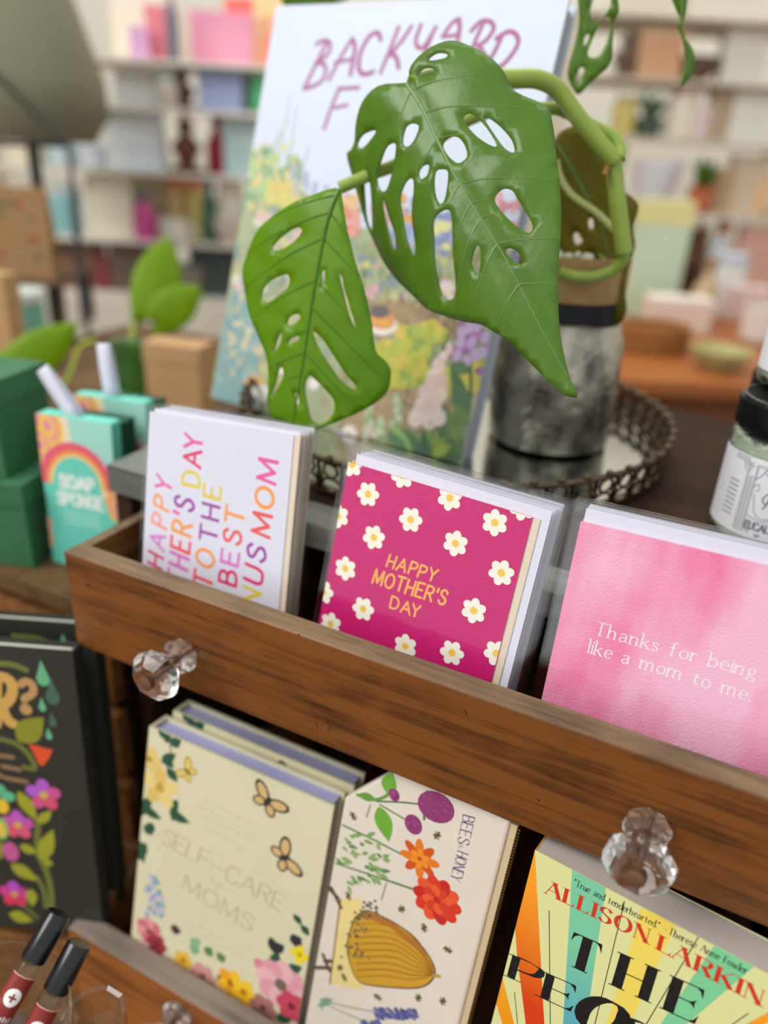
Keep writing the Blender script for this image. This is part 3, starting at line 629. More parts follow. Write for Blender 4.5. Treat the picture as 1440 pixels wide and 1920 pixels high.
# the canvas pouch
p0 = at_y(636, 1492, .004); FB = Frame(p0, -4, 11, -1)
CANVAS = mat('canvas', (226, 214, 198), .85, var=.06, bump=.3, bscale=1200)
def b3(x, y): return (560 + x / 3.2727, 1420 + y / 3.2727)
def pouch_prints(c):
    fr = FB
    text(c, fr, 'BEES', b3(1010, 352), b3(975, 520), b3(1080, 372), ink((96, 88, 116)), .12, .06, track=.16)
    text(c, fr, '&', b3(985, 528), b3(980, 556), b3(1010, 536), ink((96, 88, 116)), .1, .06)
    text(c, fr, 'HONEY', b3(975, 572), b3(932, 742), b3(1040, 598), ink((96, 88, 116)), .12, .06, track=.14)
    G1 = (104, 150, 60); G2 = (78, 118, 64)
    st(c, fr, [b3(360, 230), b3(470, 260), b3(560, 215), b3(575, 110)], .0022, G1); lf(c, fr, b3(540, 220), b3(575, 90), .0055, (110, 170, 60)); lf(c, fr, b3(495, 300), b3(555, 520), .0065, (110, 166, 56)); lf(c, fr, b3(470, 255), b3(355, 228), .003, G1)
    st(c, fr, [b3(480, 270), b3(620, 275), b3(770, 290)], .0012, G2); st(c, fr, [b3(500, 290), b3(600, 350), b3(690, 400)], .0011, G2); st(c, fr, [b3(790, 210), b3(775, 290), b3(770, 380)], .0018, G2)
    for q, rx, ry in ((b3(842, 305), .0125, .0105), (b3(704, 412), .0062, .0068), (b3(586, 230), .004, .0044)):
        o = fr.uv(q); c.ellipse(o, rx, ry, ink((142, 58, 110)), 0.3)
        for i in range(26): 
            t = random.random() * 2 * PI; r = random.random() ** .5; c.ellipse((o[0] + rx * .85 * r * math.cos(t), o[1] + ry * .85 * r * math.sin(t)), .0009, .0006, ink(random.choice([(170, 84, 136), (120, 40, 92), (156, 70, 124)])), t, 6)
    for (p, q, r) in (((270, 415), (450, 500), .0013), ((450, 500), (680, 620), .0013), ((230, 650), (500, 740), .0013), ((500, 740), (780, 835), .0015)): st(c, fr, [b3(*p), b3(*q)], r, G2, False)
    for i in range(60):
        x = random.uniform(225, 520); y = random.uniform(460, 800)
        if (x - 370) ** 2 / 150 ** 2 + (y - 630) ** 2 / 170 ** 2 > 1.15: continue
        a = random.uniform(-.6, 1.2); l = random.uniform(35, 75); lf(c, fr, b3(x, y), b3(x + l * math.cos(a), y + l * math.sin(a)), .0014, random.choice([(128, 160, 96), (96, 136, 84), (150, 170, 110)]))
    flower(c, fr, b3(742, 622), .0135, 8, [(226, 120, 30), (206, 84, 24)], (240, 170, 50), .2, .22); flower(c, fr, b3(742, 622), .007, 6, (236, 140, 40), (200, 80, 20), .6, .3)
    flower(c, fr, b3(848, 875), .0165, 10, [(214, 56, 36), (228, 84, 44), (196, 40, 34)], (226, 90, 40), .1, .3); flower(c, fr, b3(848, 875), .010, 8, [(232, 92, 50), (210, 60, 40)], (190, 40, 30), .4, .34)
    # hive on its board
    c.poly(fr.uvs([b3(*q) for q in ((258, 870), (372, 858), (410, 950), (330, 1180), (370, 1360), (412, 1432), (192, 1388))]), ink((232, 210, 140)))
    for (a, b, d, e) in ((200, 800, 260, 920), (180, 800, 240, 860), (150, 1210, 190, 1310), (100, 1290, 190, 1290), (160, 1250, 200, 1250)): st(c, fr, [b3(a, b), b3(d, e)], .0028, (92, 74, 58), False)
    st(c, fr, [b3(258, 870), b3(192, 1388)], .0012, (120, 90, 50), False)
    hive = [(345, 985), (410, 940), (480, 962), (560, 1000), (650, 1055), (740, 1140), (800, 1220), (836, 1300), (822, 1360), (770, 1402), (690, 1416), (560, 1410), (430, 1396), (368, 1370), (328, 1300), (298, 1180), (312, 1080)]
    c.poly(fr.uvs([b3(*q) for q in hive]), ink((204, 154, 46))); 
    for i in range(10):
        t = i / 10; x = 330 + 50 * math.sin(PI * t); st(c, fr, [b3(345 + 30 * abs(t - .4), 985 + 400 * t), b3(520 + 60 * (1 - abs(2 * t - 1)), 1000 + 390 * t - 10), b3(690 + 30 * (1 - t), 1110 + 280 * t), b3(826, 1310 + 30 * t)], .0009, random.choice([(150, 104, 30), (168, 118, 34)]))
    c.poly(fr.uvs([b3(*q) for q in ((345, 985), (410, 940), (560, 1000), (740, 1140), (836, 1300), (820, 1296), (720, 1170), (560, 1040), (420, 985))]), ink((176, 112, 44)))
    st(c, fr, [b3(*q) for q in hive] + [b3(*hive[0])], .0011, (112, 84, 40)); st(c, fr, [b3(830, 1340), b3(865, 1342)], .0022, (190, 150, 70), False)
    for i in range(60):
        x = random.gauss(350, 40); y = random.uniform(880, 1240); c.ellipse(fr.uv(b3(x if y > 980 else x + 60, y)), .0014, .001, ink(random.choice([(96, 100, 78), (120, 118, 80), (84, 84, 60)])), random.random() * 3, 6)
    for q in ((335, 360), (850, 478), (632, 930), (770, 1045), (915, 1180), (485, 1470), (735, 1475), (885, 1495), (255, 1290), (280, 1350), (305, 850)):
        o = Vector(fr.uv(b3(*q))); a = random.random() * 3
        c.ellipse(o, .0036, .0012, ink((110, 104, 50)), a, 8); c.ellipse(o, .0034, .0009, ink((150, 146, 104)), a + .9, 8); c.ellipse(o, .003, .0009, ink((84, 78, 44)), a - .9, 8)
    for i in range(9): lf(c, fr, b3(150, 1480 + 6 * i), b3(110 + 120 * random.random(), 1420 + 140 * random.random()), .0009, (120, 160, 130))
    st(c, fr, [b3(150, 1490), b3(300, 1530), b3(470, 1560)], .0008, (130, 150, 130)); st(c, fr, [b3(200, 1530), b3(400, 1620)], .0008, (130, 150, 130), False)
    for i in range(90): c.ellipse(fr.uv(b3(random.uniform(470, 725), 1572 + random.uniform(-30, 32))), .0018, .0014, ink(random.choice([(92, 92, 146), (116, 116, 168), (74, 78, 130)])), 0, 6)
    for i in range(30): c.ellipse(fr.uv(b3(random.uniform(385, 520), 1640 + random.uniform(-22, 22))), .0018, .0014, ink(random.choice([(92, 92, 146), (116, 116, 168)])), 0, 6)
    for (a, b, d, e) in ((440, 290, 415, 370), (540, 770, 505, 880)):
        for i in range(5): st(c, fr, [b3(a + (d - a) * i / 5, b + (e - b) * i / 5), b3(a + (d - a) * (i + .7) / 5, b + (e - b) * (i + .7) / 5)], .0008, (140, 130, 120), False)
TL, TR, BL, BR = rect_of(FB, (640, 1490), (950, 1545), (578, 1915), (870, 1900))
pa0 = (TL[0] + BL[0]) / 2; pa1 = (TR[0] + BR[0]) / 2; pt = (-.0800 - FB.o.z) / FB.u.z - .012
pz = -.20
root = thing('zip_pouch', FB.matrix(), 'natural canvas zip pouch printed with bees, flowers and a hive, centre of the lower drawer', 'pouch')
c = MB(); T = .009; ch = FB.uv((636, 1492))[1]
prof = [(pa0, pz), (pa1, pz), (pa1, pt + .012), (pa0 + .034, pt + .012), (pa0, ch)]
n = len(prof)
c.add([(a, 0, b) for a, b in prof] + [(a, T, b) for a, b in prof], [list(range(n))[::-1][::-1], [n + i for i in range(n)][::-1]] + [(i, n + i, n + (i + 1) % n, (i + 1) % n) for i in range(n)], CANVAS)
c.clip = (pa0, pa1, pz, pt + .012); pouch_prints(c); c.clip = None
c.obj('pouch_body', root, bevel=.0018)
z = MB(); z.box(pa1 + .0002, pa1 + .0045, .002, .006, pz, pt + .010, mat('zip_tape', (206, 186, 150), .8)); z.obj('zip_tape', root)
z = MB(); BR_ = mat('brass_teeth', (120, 96, 60), .4, metal=.8)
k = pz
while k < pt + .008: z.box(pa1 + .0046, pa1 + .0064, .0028, .0052, k, k + .0012, BR_); k += .0022
z.obj('zip_teeth', root)
# paperback with rays
p0 = at_y(1003, 1594, -.0085); FA = Frame(p0, -7, 10, 0)
LEMON = mat('lemon_cover', (222, 222, 156), .4, var=.015)
def a3(x, y): return (880 + x / 2.5714, 1480 + y / 2.5714)
def ali_prints(c):
    P_ = lambda *q: FA.uvs([a3(*r) for r in q])
    grad = {}
    def gm(name, c1, c2, z0, z1):
        if name in _M: return _M[name]
        m = mat(name, c1, .4, var=0); nt = m.node_tree; b = nt.nodes['Principled BSDF']; tc = nt.nodes.new('ShaderNodeTexCoord'); sx = nt.nodes.new('ShaderNodeSeparateXYZ'); mr = nt.nodes.new('ShaderNodeMapRange'); mx = nt.nodes.new('ShaderNodeMix'); mx.data_type = 'RGBA'
        nt.links.new(tc.outputs['Object'], sx.inputs[0]); nt.links.new(sx.outputs[2], mr.inputs[0]); mr.inputs[1].default_value = z0; mr.inputs[2].default_value = z1; mx.inputs[6].default_value = rgb(c2); mx.inputs[7].default_value = rgb(c1)
        nt.links.new(mr.outputs[0], mx.inputs[0]); nt.links.new(mx.outputs[2], b.inputs['Base Color']); return m
    OR = gm('ray_orange', (250, 160, 40), (214, 62, 18), -.10, -.02); TE = gm('ray_teal', (124, 200, 158), (86, 168, 184), -.10, -.045); YE = ink((240, 214, 96), .4); TG = ink((126, 204, 150), .4); YO = gm('ray_amber', (246, 186, 60), (238, 150, 20), -.12, -.05)
    c.poly(P_((270, 215), (316, 288), (332, 600), (372, 1320), (250, 1320), (272, 1131), (230, 800), (215, 590)), OR)
    c.poly(P_((497, 368), (662, 448), (562, 1131), (530, 1330), (420, 1330), (452, 1131)), TE)
    c.poly(P_((838, 545), (1012, 626), (772, 1131), (690, 1320), (620, 1320), (662, 1131)), YE)
    c.poly(P_((1195, 732), (1397, 834), (1048, 1131), (860, 1310), (780, 1310), (922, 1131)), TG)
    c.poly(P_((1600, 985), (1600, 1040), (1200, 1250), (1050, 1320), (1000, 1320)), OR)
    c.poly(P_((137, 820), (100, 935), (160, 1131), (215, 1320), (270, 1320), (216, 1131)), YO)
    c.poly(P_((80, 1000), (40, 1090), (80, 1320), (130, 1320)), ink((226, 190, 60), .4))
    BK = ink((24, 24, 24), .45)
    for p, q in (((385, 585), (392, 1320)), ((748, 540), (560, 1320)), ((1113, 688), (740, 1320)), ((1345, 1080), (1000, 1320)), ((218, 980), (250, 1300))): st(c, FA, [a3(*p), a3(*q)], .0005, (60, 60, 44), False)
    RD = ink((206, 56, 32), .45)
    text(c, FA, '"True and tenderhearted." _Therese Anne Fowler', a3(503, 462), a3(1335, 892), a3(511, 432), BK, .12, .05, serif=.05, track=.19, cap=False)
    text(c, FA, 'ALLISON', a3(366, 500), a3(852, 740), a3(380, 436), RD, .24, .045, serif=.09, track=.30, cap=False)
    text(c, FA, 'LARKIN', a3(912, 774), a3(1396, 1040), a3(930, 706), RD, .24, .045, serif=.09, track=.30, cap=False)
    text(c, FA, 'THE', a3(466, 838), a3(1085, 1128), a3(506, 690), BK, .25, .03, serif=.06, track=.56, cap=False)
    text(c, FA, 'P', a3(200, 908), a3(318, 962), a3(228, 806), BK, .30, .03, serif=.08, cap=False)
    text(c, FA, 'E', a3(362, 1010), a3(488, 1068), a3(392, 894), BK, .28, .03, serif=.09, cap=False)
    text(c, FA, 'O', a3(520, 1150), a3(720, 1190), a3(560, 1000), BK, .36, .03, cap=False)
    text(c, FA, 'P', a3(735, 1260), a3(850, 1300), a3(770, 1105), BK, .30, .03, serif=.08, cap=False)
ax0 = FA.uv((1003, 1594))[0]; 
alis = book('paperback_novel', FA, ax0, ax0 + .134, -.212, 0, .024, LEMON, PAGE, 'thick paperback with lemon, teal and orange sunrays, right end of the lower drawer', 'book', bd=.0006, rec=.0004, prints=ali_prints, spine_m=mat('spine_orange', (240, 150, 50), .4))
# ------------------------------------------------------------------ dark floral books standing left of the cabinet
p0 = at_y(138, 1219, -.012); FD = Frame(p0, 20, 8, 2.5)
DARKC = mat('charcoal_cover', (50, 50, 44), .38, var=.05)
PGREY = mat('grey_pages', (214, 214, 200), .7)
def d3(x, y): return (x / 6, 1120 + y / 6)
def d4(x, y): return (x / 6, 1400 + y / 6)
OLIVE = (138, 140, 40); OL2 = (112, 116, 54); MINT = (104, 176, 128); DMINT = (74, 102, 82)
def dark_prints(c):
    fr = FD; TAN = ink((206, 162, 84))
    st(c, fr, [d3(-120, 730), d3(0, 745), d3(150, 760), d3(290, 815)], .0048, OL2)
    c.stroke([fr.uv(d3(*q)) for q in ((-40, 900), (40, 900), (120, 950), (140, 1060), (90, 1170), (0, 1220))], .0085, TAN)
    c.stroke([fr.uv(d3(*q)) for q in ((20, 1200), (60, 1330), (110, 1400), (150, 1420))], .0085, TAN)
    c.stroke([fr.uv(d3(*q)) for q in ((-40, 900), (-40, 1420))], .0085, TAN)
    c.stroke([fr.uv(d3(*q)) for q in ((235, 980), (290, 945), (360, 980), (375, 1060), (330, 1110), (285, 1130), (275, 1150))], .0062, ink((190, 146, 92)))
    c.ellipse(fr.uv(d3(292, 1260)), .0048, .0048, ink((190, 146, 92)))
    for (x, y, s, col) in ((480, 890, 1.5, MINT), (590, 1100, 1.6, DMINT), (475, 1225, .85, MINT), (590, 1395, .9, DMINT), (550, 1550, .75, MINT)):
        o = Vector(fr.uv(d3(x, y))); r = .0045 * s; c.poly([o + Vector((0, r * 2)), o + Vector((-r * .45, r * .7)), o + Vector((-r * .8, -.3 * r)), o + Vector((-r * .5, -r)), o + Vector((0, -1.2 * r)), o + Vector((r * .5, -r)), o + Vector((r * .8, -.3 * r)), o + Vector((r * .45, r * .7))], ink(col))
    lf(c, fr, d3(200, 1620), d3(490, 1350), .010, OLIVE)
    st(c, fr, [d3(-100, 1590), d3(30, 1600), d3(200, 1660), d3(330, 1780), d3(390, 1900), d4(370, 250), d4(270, 230)], .0042, OL2)
    c.poly(fr.uvs([d3(*q) for q in ((320, 1650), (420, 1670), (500, 1700), (590, 1710), (560, 1800), (480, 1900), (440, 1880), (400, 1790))]), ink((224, 84, 44)))
    for (x0, y0, x1, y1) in ((0, 100, 150, 120), (30, 220, 230, 260), (-60, 310, 20, 330), (60, 350, 310, 400)):
        for i in range(4): 
            p = Vector((x0, y0)).lerp(Vector((x1, y1)), i / 4); q = Vector((x0, y0)).lerp(Vector((x1, y1)), (i + .75) / 4); st(c, fr, [d4(*p), d4(*q)], .004, (142, 112, 76), False)
    PK = [(190, 92, 190), (196, 84, 150), (210, 88, 120)]
    flower(c, fr, d4(490, 545), .0145, 5, [(208, 84, 150), (184, 92, 196), (178, 96, 200), (206, 84, 130), (214, 80, 112)], (206, 170, 84), .3, .38)
    flower(c, fr, d4(200, 880), .0135, 5, [(196, 84, 170), (190, 90, 190), (200, 90, 160), (216, 88, 110), (216, 90, 116)], (206, 170, 84), .3, .4)
    flower(c, fr, d4(160, 1660), .013, 5, [(196, 64, 140), (186, 80, 196), (204, 64, 140), (214, 60, 90), (210, 60, 96)], (206, 150, 84), .3, .42)
    c.ellipse(fr.uv(d4(120, 1180)), .007, .0095, ink((196, 90, 150))); c.ellipse(fr.uv(d4(10, 920)), .006, .011, ink((110, 186, 100))); c.ellipse(fr.uv(d4(10, 930)), .004, .008, ink((226, 190, 80)))
    c.ellipse(fr.uv(d4(20, 670)), .006, .007, ink((228, 190, 50))); c.ellipse(fr.uv(d4(90, 560)), .006, .0048, ink((96, 184, 140))); c.ellipse(fr.uv(d4(0, 490)), .005, .006, ink((96, 176, 130)))
    st(c, fr, [d4(430, 830), d4(420, 1000), d4(430, 1200), d4(520, 1400), d4(570, 1600), d4(580, 1800)], .0052, OL2); st(c, fr, [d4(420, 1470), d4(490, 1620), d4(520, 1800)], .004, OL2); st(c, fr, [d4(280, 1800), d4(420, 1920)], .003, OL2)
    for (a, b, d, e, w_) in ((200, 500, 420, 840, .0058), (430, 860, 580, 720, .0042), (460, 1280, 600, 930, .0065), (220, 1110, 420, 1200, .0045), (120, 1320, 430, 1510, .0062), (350, 1600, 360, 1800, .005), (490, 1300, 600, 1310, .004), (100, 1880, 380, 1960, .006)): lf(c, fr, d4(a, b), d4(d, e), w_, (158, 158, 44))
    st(c, fr, [d4(0, 1080), d4(5, 1240)], .004, OLIVE, False)
TRx, TRy = FD.uv((136, 1222)); BRx = FD.uv((126, 1660))[0]
dw = .165; dtop = TRy
darkb = book('floral_book', FD, TRx - dw, TRx, dtop - .262, dtop, .014, DARKC, PGREY, 'front charcoal book with bright folk flowers and a question mark, left of the cabinet', 'book', 'charcoal floral books', spine='right', prints=dark_prints, rec=.0035)
copy_tree(darkb, FD.matrix(.001, .031, .006), 'second charcoal floral book, leaning behind the front one beside the upper drawer')
zb = (FD.world(TRx - dw, .03, dtop - .262)).z
# riser block under the dark books
rb = MB(); ztop_r = min(FD.world(TRx, 0, dtop - .262).z, FD.world(TRx - dw, 0, dtop - .262).z, FD.world(TRx, .05, dtop - .262).z, FD.world(TRx - dw, .05, dtop - .262).z) - .0005
RM = FD.matrix(TRx - dw / 2, .02, dtop - .262); yaw = Matrix.Translation((RM.translation.x, RM.translation.y, TABLE_Z)) @ Matrix.Rotation(math.radians(20), 4, 'Z')
riser = thing('wooden_riser', yaw, 'plain wooden riser block under the charcoal floral books', 'riser')
rb.box(-.09, .07, -.02, .042, .0004, ztop_r - TABLE_Z, W_SIDE); rb.obj('block', riser, bevel=.001)

# ------------------------------------------------------------------ perfume rollers in a glass tumbler at the front
GLASSC = clear_film('clear_glass', (246, 249, 247), rough=.03)
REDL = mat('red_liquid', (136, 44, 34), .15, spec=.6, var=.1); BLACK = mat('black_plastic', (16, 17, 20), .25, spec=.6)
LABW = mat('label_white', (238, 234, 230), .5)
tz = TABLE_Z
tumbler = thing('glass_goblet', Vector((.138, -.199, tz)), 'clear footed glass goblet holding the red perfume rollers, bottom left corner', 'glass')
g = MB(); Hg = -.125 - tz; g.lathe([(0, .0005), (.036, .0005), (.034, .003), (.008, .012), (.006, .03), (.006, Hg - .09), (.012, Hg - .078), (.028, Hg - .066), (.037, Hg - .045), (.0395, Hg - .02), (.0402, Hg - .001), (.0396, Hg), (.0390, Hg - .001), (.0380, Hg - .02), (.0355, Hg - .045), (.027, Hg - .062), (0, Hg - .072)], GLASSC, 48, cap=False); g.obj('glass_body', tumbler)
def roller(cap_px, low_px, depth0, depth1, label, r=.0062):
    A = at_depth(*cap_px, depth0); B = at_depth(*low_px, depth1); zaxis = (A - B).normalized()
    A0 = A
    L_ = .095
    xaxis = Vector((1, 0, 0)) - zaxis * zaxis.x; xaxis.normalize(); y_ = zaxis.cross(xaxis); o = A0 - zaxis * L_
    M = Matrix(((xaxis.x, y_.x, zaxis.x, o.x), (xaxis.y, y_.y, zaxis.y, o.y), (xaxis.z, y_.z, zaxis.z, o.z), (0, 0, 0, 1)))
    t = thing('perfume_roller', M, label, 'perfume', 'perfume rollers in the glass goblet')
    m_ = MB(); m_.lathe([(0, 0), (r * .8, 0), (r, .002), (r, .068), (r * .98, .070), (r * .6, .071), (0, .071)], GLASSC, 28, cap=False); m_.obj('glass_vial', t)
    m_ = MB(); m_.lathe([(0, .0015), (r * .78, .0015), (r * .86, .003), (r * .86, .0610), (0, .0610)], REDL, 24, cap=False); m_.obj('red_oil', t)
    m_ = MB(); m_.lathe([(0, .0712), (r * 1.02, .0712), (r * 1.05, .072), (r * 1.05, L_ - .001), (r * .97, L_), (0, L_)], BLACK, 28, cap=False); m_.obj('cap', t)
    m_ = MB(); to = (CAM - (o + zaxis * .05)); to = M.to_3x3().inverted() @ to; th0 = math.atan2(to.y, to.x) + .15
    m_.map = lambda a, b, l: ((r + .0002 + l) * math.cos(th0 + a / r), (r + .0002 + l) * math.sin(th0 + a / r), b)
    RL = mat('label_red', (132, 42, 36), .4)
    for i in range(12):
        a = -.0075 + i * .015 / 12; m_.poly([(a, .008), (a + .015 / 12, .008), (a + .015 / 12, .0640), (a, .0640)], RL, 0)
    m_.ellipse((0, .0545), .0042, .0042, LABW, n=20); m_.k += 160; m_.stroke([(-.0016 + .0004 * i, .0545) for i in range(9)], .0010, RL, False); m_.stroke([(0, .0529), (0, .0561)], .0010, RL, False)
    for k in range(3):
        yy = .0435 - .006 * k
        [m_.stroke([(-.0045 + .0015 * j, yy), (-.0045 + .0015 * j, yy + .0022 - .0006 * (j % 2))], .0006, LABW, False) for j in range(7)]
    m_.stroke([(-.0068 + .00085 * i, .0645) for i in range(17)], .0005, mat('label_line', (226, 160, 150), .5), False)
    m_.obj('label', t)
    return t
roller((112, 1712), (-12, 1925), .405, .386, 'perfume roller with the higher black cap, red label with a white plus disc, bottom left')
roller((150, 1768), (68, 1925), .400, .388, 'perfume roller with the lower black cap, right of the other one in the goblet')
# cut glass bottle stoppers lying by the tumbler
def stopper(px, d, r, label):
    p = at_depth(*px, d)
    m_ = MB(); M = Matrix.Translation(p)
    t = thing('glass_trinket_dish', Vector((p.x, p.y, tz)), label, 'dish'); h = p.z - tz
    m_.lathe([(0, .0003), (r, .0003), (r * .9, .004), (r * .3, .012), (r * .26, h * .75), (r * .5, h * .82), (r, h * .9), (r * 1.05, h), (r * .9, h - .001), (r * .4, h * .86), (0, h * .85)], GLASSC, 10, smooth=False, cap=False); m_.obj('dish_body', t)
stopper((175, 1905), .455, .018, 'small faceted clear glass stem dish beside the red perfume rollers')

# ------------------------------------------------------------------ filigree tray, big garden book, vase and plant on the cabinet
PEWTER = mat('antique_pewter', (122, 106, 82), .35, metal=.85, c2=(58, 46, 34), scale=90)
MIRROR = mat('tray_mirror', (190, 192, 188), .06, metal=1.0, var=.02)
TC = Vector((.165, .305, CZ)); TR_ = .188
tray = thing('filigree_tray', TC, 'round antique silver tray with pierced filigree rim and mirror base', 'tray')
m_ = MB(); m_.lathe([(0, .0002), (TR_ - .006, .0002), (TR_ - .006, .003), (TR_ - .010, .0045), (0, .0045)], PEWTER, 72, cap=False); m_.obj('base', tray)
m_ = MB(); m_.lathe([(0, .0047), (TR_ - .010, .0047), (TR_ - .010, .0052), (0, .0052)], MIRROR, 72, cap=False); m_.obj('mirror', tray)
m_ = MB(); circ = lambda r, z, n=96: [Vector((r * math.cos(2 * PI * i / n), r * math.sin(2 * PI * i / n), z)) for i in range(n)]
m_.tube(circ(TR_, .030), .0024, PEWTER, 8, True); m_.tube(circ(TR_ - .004, .004), .0022, PEWTER, 8, True)
m_.obj('rim', tray)
NF = 56; m_ = MB()
def onwall(th, z): r = TR_ - .0035 + (z - .004) * .14; return Vector((r * math.cos(th), r * math.sin(th), z))
for k in range(NF):
    th = 2 * PI * k / NF; w_ = 2 * PI / NF
    for (cz, rz, rw, tr) in ((.0105, .0056, .40, .0013), (.0225, .0056, .30, .0012)):
        m_.tube([onwall(th + w_ * rw * math.cos(a), cz + rz * math.sin(a)) for a in [2 * PI * i / 10 for i in range(10)]], tr, PEWTER, 5, True)
    m_.tube([onwall(th + w_ * .5, z) for z in (.004, .010, .017, .024, .029)], .0016, PEWTER, 5)
    q = onwall(th + w_ * .5, .0165); M = Matrix.Translation(q) @ Matrix.Rotation(th + w_ * .5, 4, 'Z') @ Matrix.Scale(.5, 4, (1, 0, 0))
    m_.lathe([(0, -.004), (.0028, -.0025), (.0038, 0), (.0028, .0025), (0, .004)], PEWTER, 8, M=M, cap=False)
    q = onwall(th, .0325); M = Matrix.Translation(q); m_.lathe([(0, -.003), (.0032, -.001), (.0030, .0012), (0, .003)], PEWTER, 8, M=M, cap=False)
m_.obj('filigree_wall', tray)

p0 = at_z(628, 808, CZ + .0056); FG = Frame(at_z(395, 745, .0358), -5, 17.5, 0)
SKY = mat('pale_blue_cover', (206, 214, 232), .42, var=.015)
def g3(x, y): return (400 + x / 2.769, y / 2.769)
def g6(x, y): return (640 + x / 4.5, 560 + y / 4.5)
MAUVE = mat('mauve_lettering', (164, 96, 134), .5)
random.seed(21)
def blobs(c, fr, n, box, size, cols, inside=None, asp=(.4, 1.0), kind='e'):
    x0, y0, x1, y1 = box
    for _ in range(n):
        x, y = random.uniform(x0, x1), random.uniform(y0, y1)
        if inside and not inside(x, y): continue
        s = random.uniform(*size); o = fr.uv((x, y)); col = random.choice(cols)
        if kind == 'e': c.ellipse(o, s, s * random.uniform(*asp), ink(col), random.random() * 3, 8)
        else:
            a = random.uniform(.9, 2.2); c.leafshape(o, (o[0] + s * math.cos(a), o[1] + s * math.sin(a)), s * .13, ink(col), 6)
def garden(c):
    fr = FG; S = lambda pts, w_: c.stroke([fr.uv(g3(*p)) for p in pts], w_, MAUVE)
    S([(592, 212), (540, 320), (470, 462)], 0.00385); S([(535, 230), (575, 210), (606, 225), (598, 275), (555, 318), (530, 330)], 0.00370); S([(530, 328), (575, 335), (582, 385), (545, 435), (470, 462)], 0.00370)
    S([(600, 415), (660, 300), (720, 202)], 0.00355); S([(720, 202), (735, 250), (712, 388)], 0.00414); S([(632, 325), (722, 308)], 0.00326)
    S([(868, 205), (855, 172), (815, 185), (770, 260), (754, 340), (768, 380), (800, 385), (830, 372)], 0.00429)
    S([(962, 142), (920, 250), (868, 378)], 0.00370); S([(1028, 138), (980, 210), (915, 288)], 0.00370); S([(922, 280), (950, 300), (962, 352)], 0.00414)
    S([(1078, 130), (1052, 205), (1062, 245), (1095, 240), (1155, 142)], 0.00370); S([(1140, 170), (1100, 270), (1060, 360)], 0.00355)
    S([(1190, 190), (1240, 120), (1275, 100)], 0.00370); S([(1275, 100), (1278, 150), (1262, 250)], 0.00414); S([(1205, 190), (1275, 180)], 0.00326)
    S([(1405, 115), (1370, 190), (1330, 290)], 0.00370); S([(1340, 160), (1390, 112), (1440, 115), (1455, 150), (1420, 205), (1375, 240)], 0.00385); S([(1375, 235), (1420, 300)], 0.00385)
    S([(1500, 180), (1470, 250), (1425, 330)], 0.00385); S([(1470, 200), (1530, 165), (1572, 180), (1582, 225), (1545, 290), (1490, 345), (1425, 350)], 0.00385)
    S([(655, 458), (620, 540), (575, 668)], 0.00355); S([(650, 462), (755, 455)], 0.00340); S([(632, 560), (695, 545)], 0.00311)
    # the hidden end of the second word: three plain letter strokes behind the leaf
    L_ = lambda pts: fr.uvs(pts)
    FADE[0] = .25
    # meadow ground
    c.poly(L_([(455, 345), (520, 335), (560, 350), (600, 380), (650, 425), (720, 430), (800, 440), (880, 452), (960, 470), (1010, 470), (870, 872), (395, 748)]), ink((164, 172, 128)))
    def under(x, y):
        yy = 345 + (x - 455) * .2; xl = 455 - (y - 345) * .15; xr = 1010 - (y - 470) * .35
        return y > yy and x > xl and x < xr and y < 745 + (x - 395) * .27
    blobs(c, fr, 520, (395, 330, 1010, 870), (.003, .010), [(150, 160, 110), (176, 178, 120), (130, 150, 100), (186, 170, 132), (160, 150, 116), (198, 190, 120), (140, 160, 130)], under)
    # stream at left
    c.poly(L_([(430, 560), (452, 520), (490, 560), (500, 620), (480, 690), (500, 740), (470, 768), (396, 746), (412, 660)]), ink((116, 156, 158)))
    blobs(c, fr, 70, (400, 540, 500, 760), (.003, .009), [(100, 142, 150), (136, 172, 172), (150, 182, 176), (120, 150, 150)], lambda x, y: x < 490 - abs(y - 620) * .1, (.15, .35))
    blobs(c, fr, 60, (430, 560, 560, 720), (.003, .007), [(214, 196, 150), (190, 180, 120), (226, 208, 160)], None, (.2, .4))
    # tall stems and blossoms on the left
    for (x, y, x1, y1) in ((480, 350, 500, 262), (500, 340, 540, 225), (520, 340, 545, 180), (540, 345, 556, 200), (505, 330, 525, 240), (560, 350, 580, 275), (470, 360, 484, 290)): st(c, fr, [(x, y), ((x + x1) / 2 - 2, (y + y1) / 2), (x1, y1)], .0011, random.choice([(178, 206, 170), (160, 196, 150), (190, 214, 178)]))
    blobs(c, fr, 150, (462, 285, 560, 380), (.003, .008), [(150, 186, 130), (136, 170, 116), (176, 200, 130), (156, 190, 150), (196, 204, 120), (120, 156, 120)], lambda x, y: y > 262 + abs(x - 480) * .55)
    blobs(c, fr, 26, (470, 260, 550, 390), (.002, .0045), [(236, 206, 110), (228, 188, 96), (240, 216, 130)], None, (.7, 1))
    blobs(c, fr, 40, (505, 335, 560, 390), (.003, .006), [(232, 210, 110), (214, 206, 100), (226, 190, 100)])
    for (x, y) in ((550, 310), (575, 325), (590, 345), (610, 350), (556, 340)): 
        for i in range(6): c.ellipse(fr.uv((x + random.uniform(-4, 4), y + i * 5)), .002, .0025, ink((168, 176, 212)), 0, 8)
    blobs(c, fr, 90, (440, 390, 640, 560), (.003, .007), [(120, 150, 130), (150, 170, 150), (206, 200, 130), (110, 136, 120), (220, 210, 190), (230, 180, 180)])
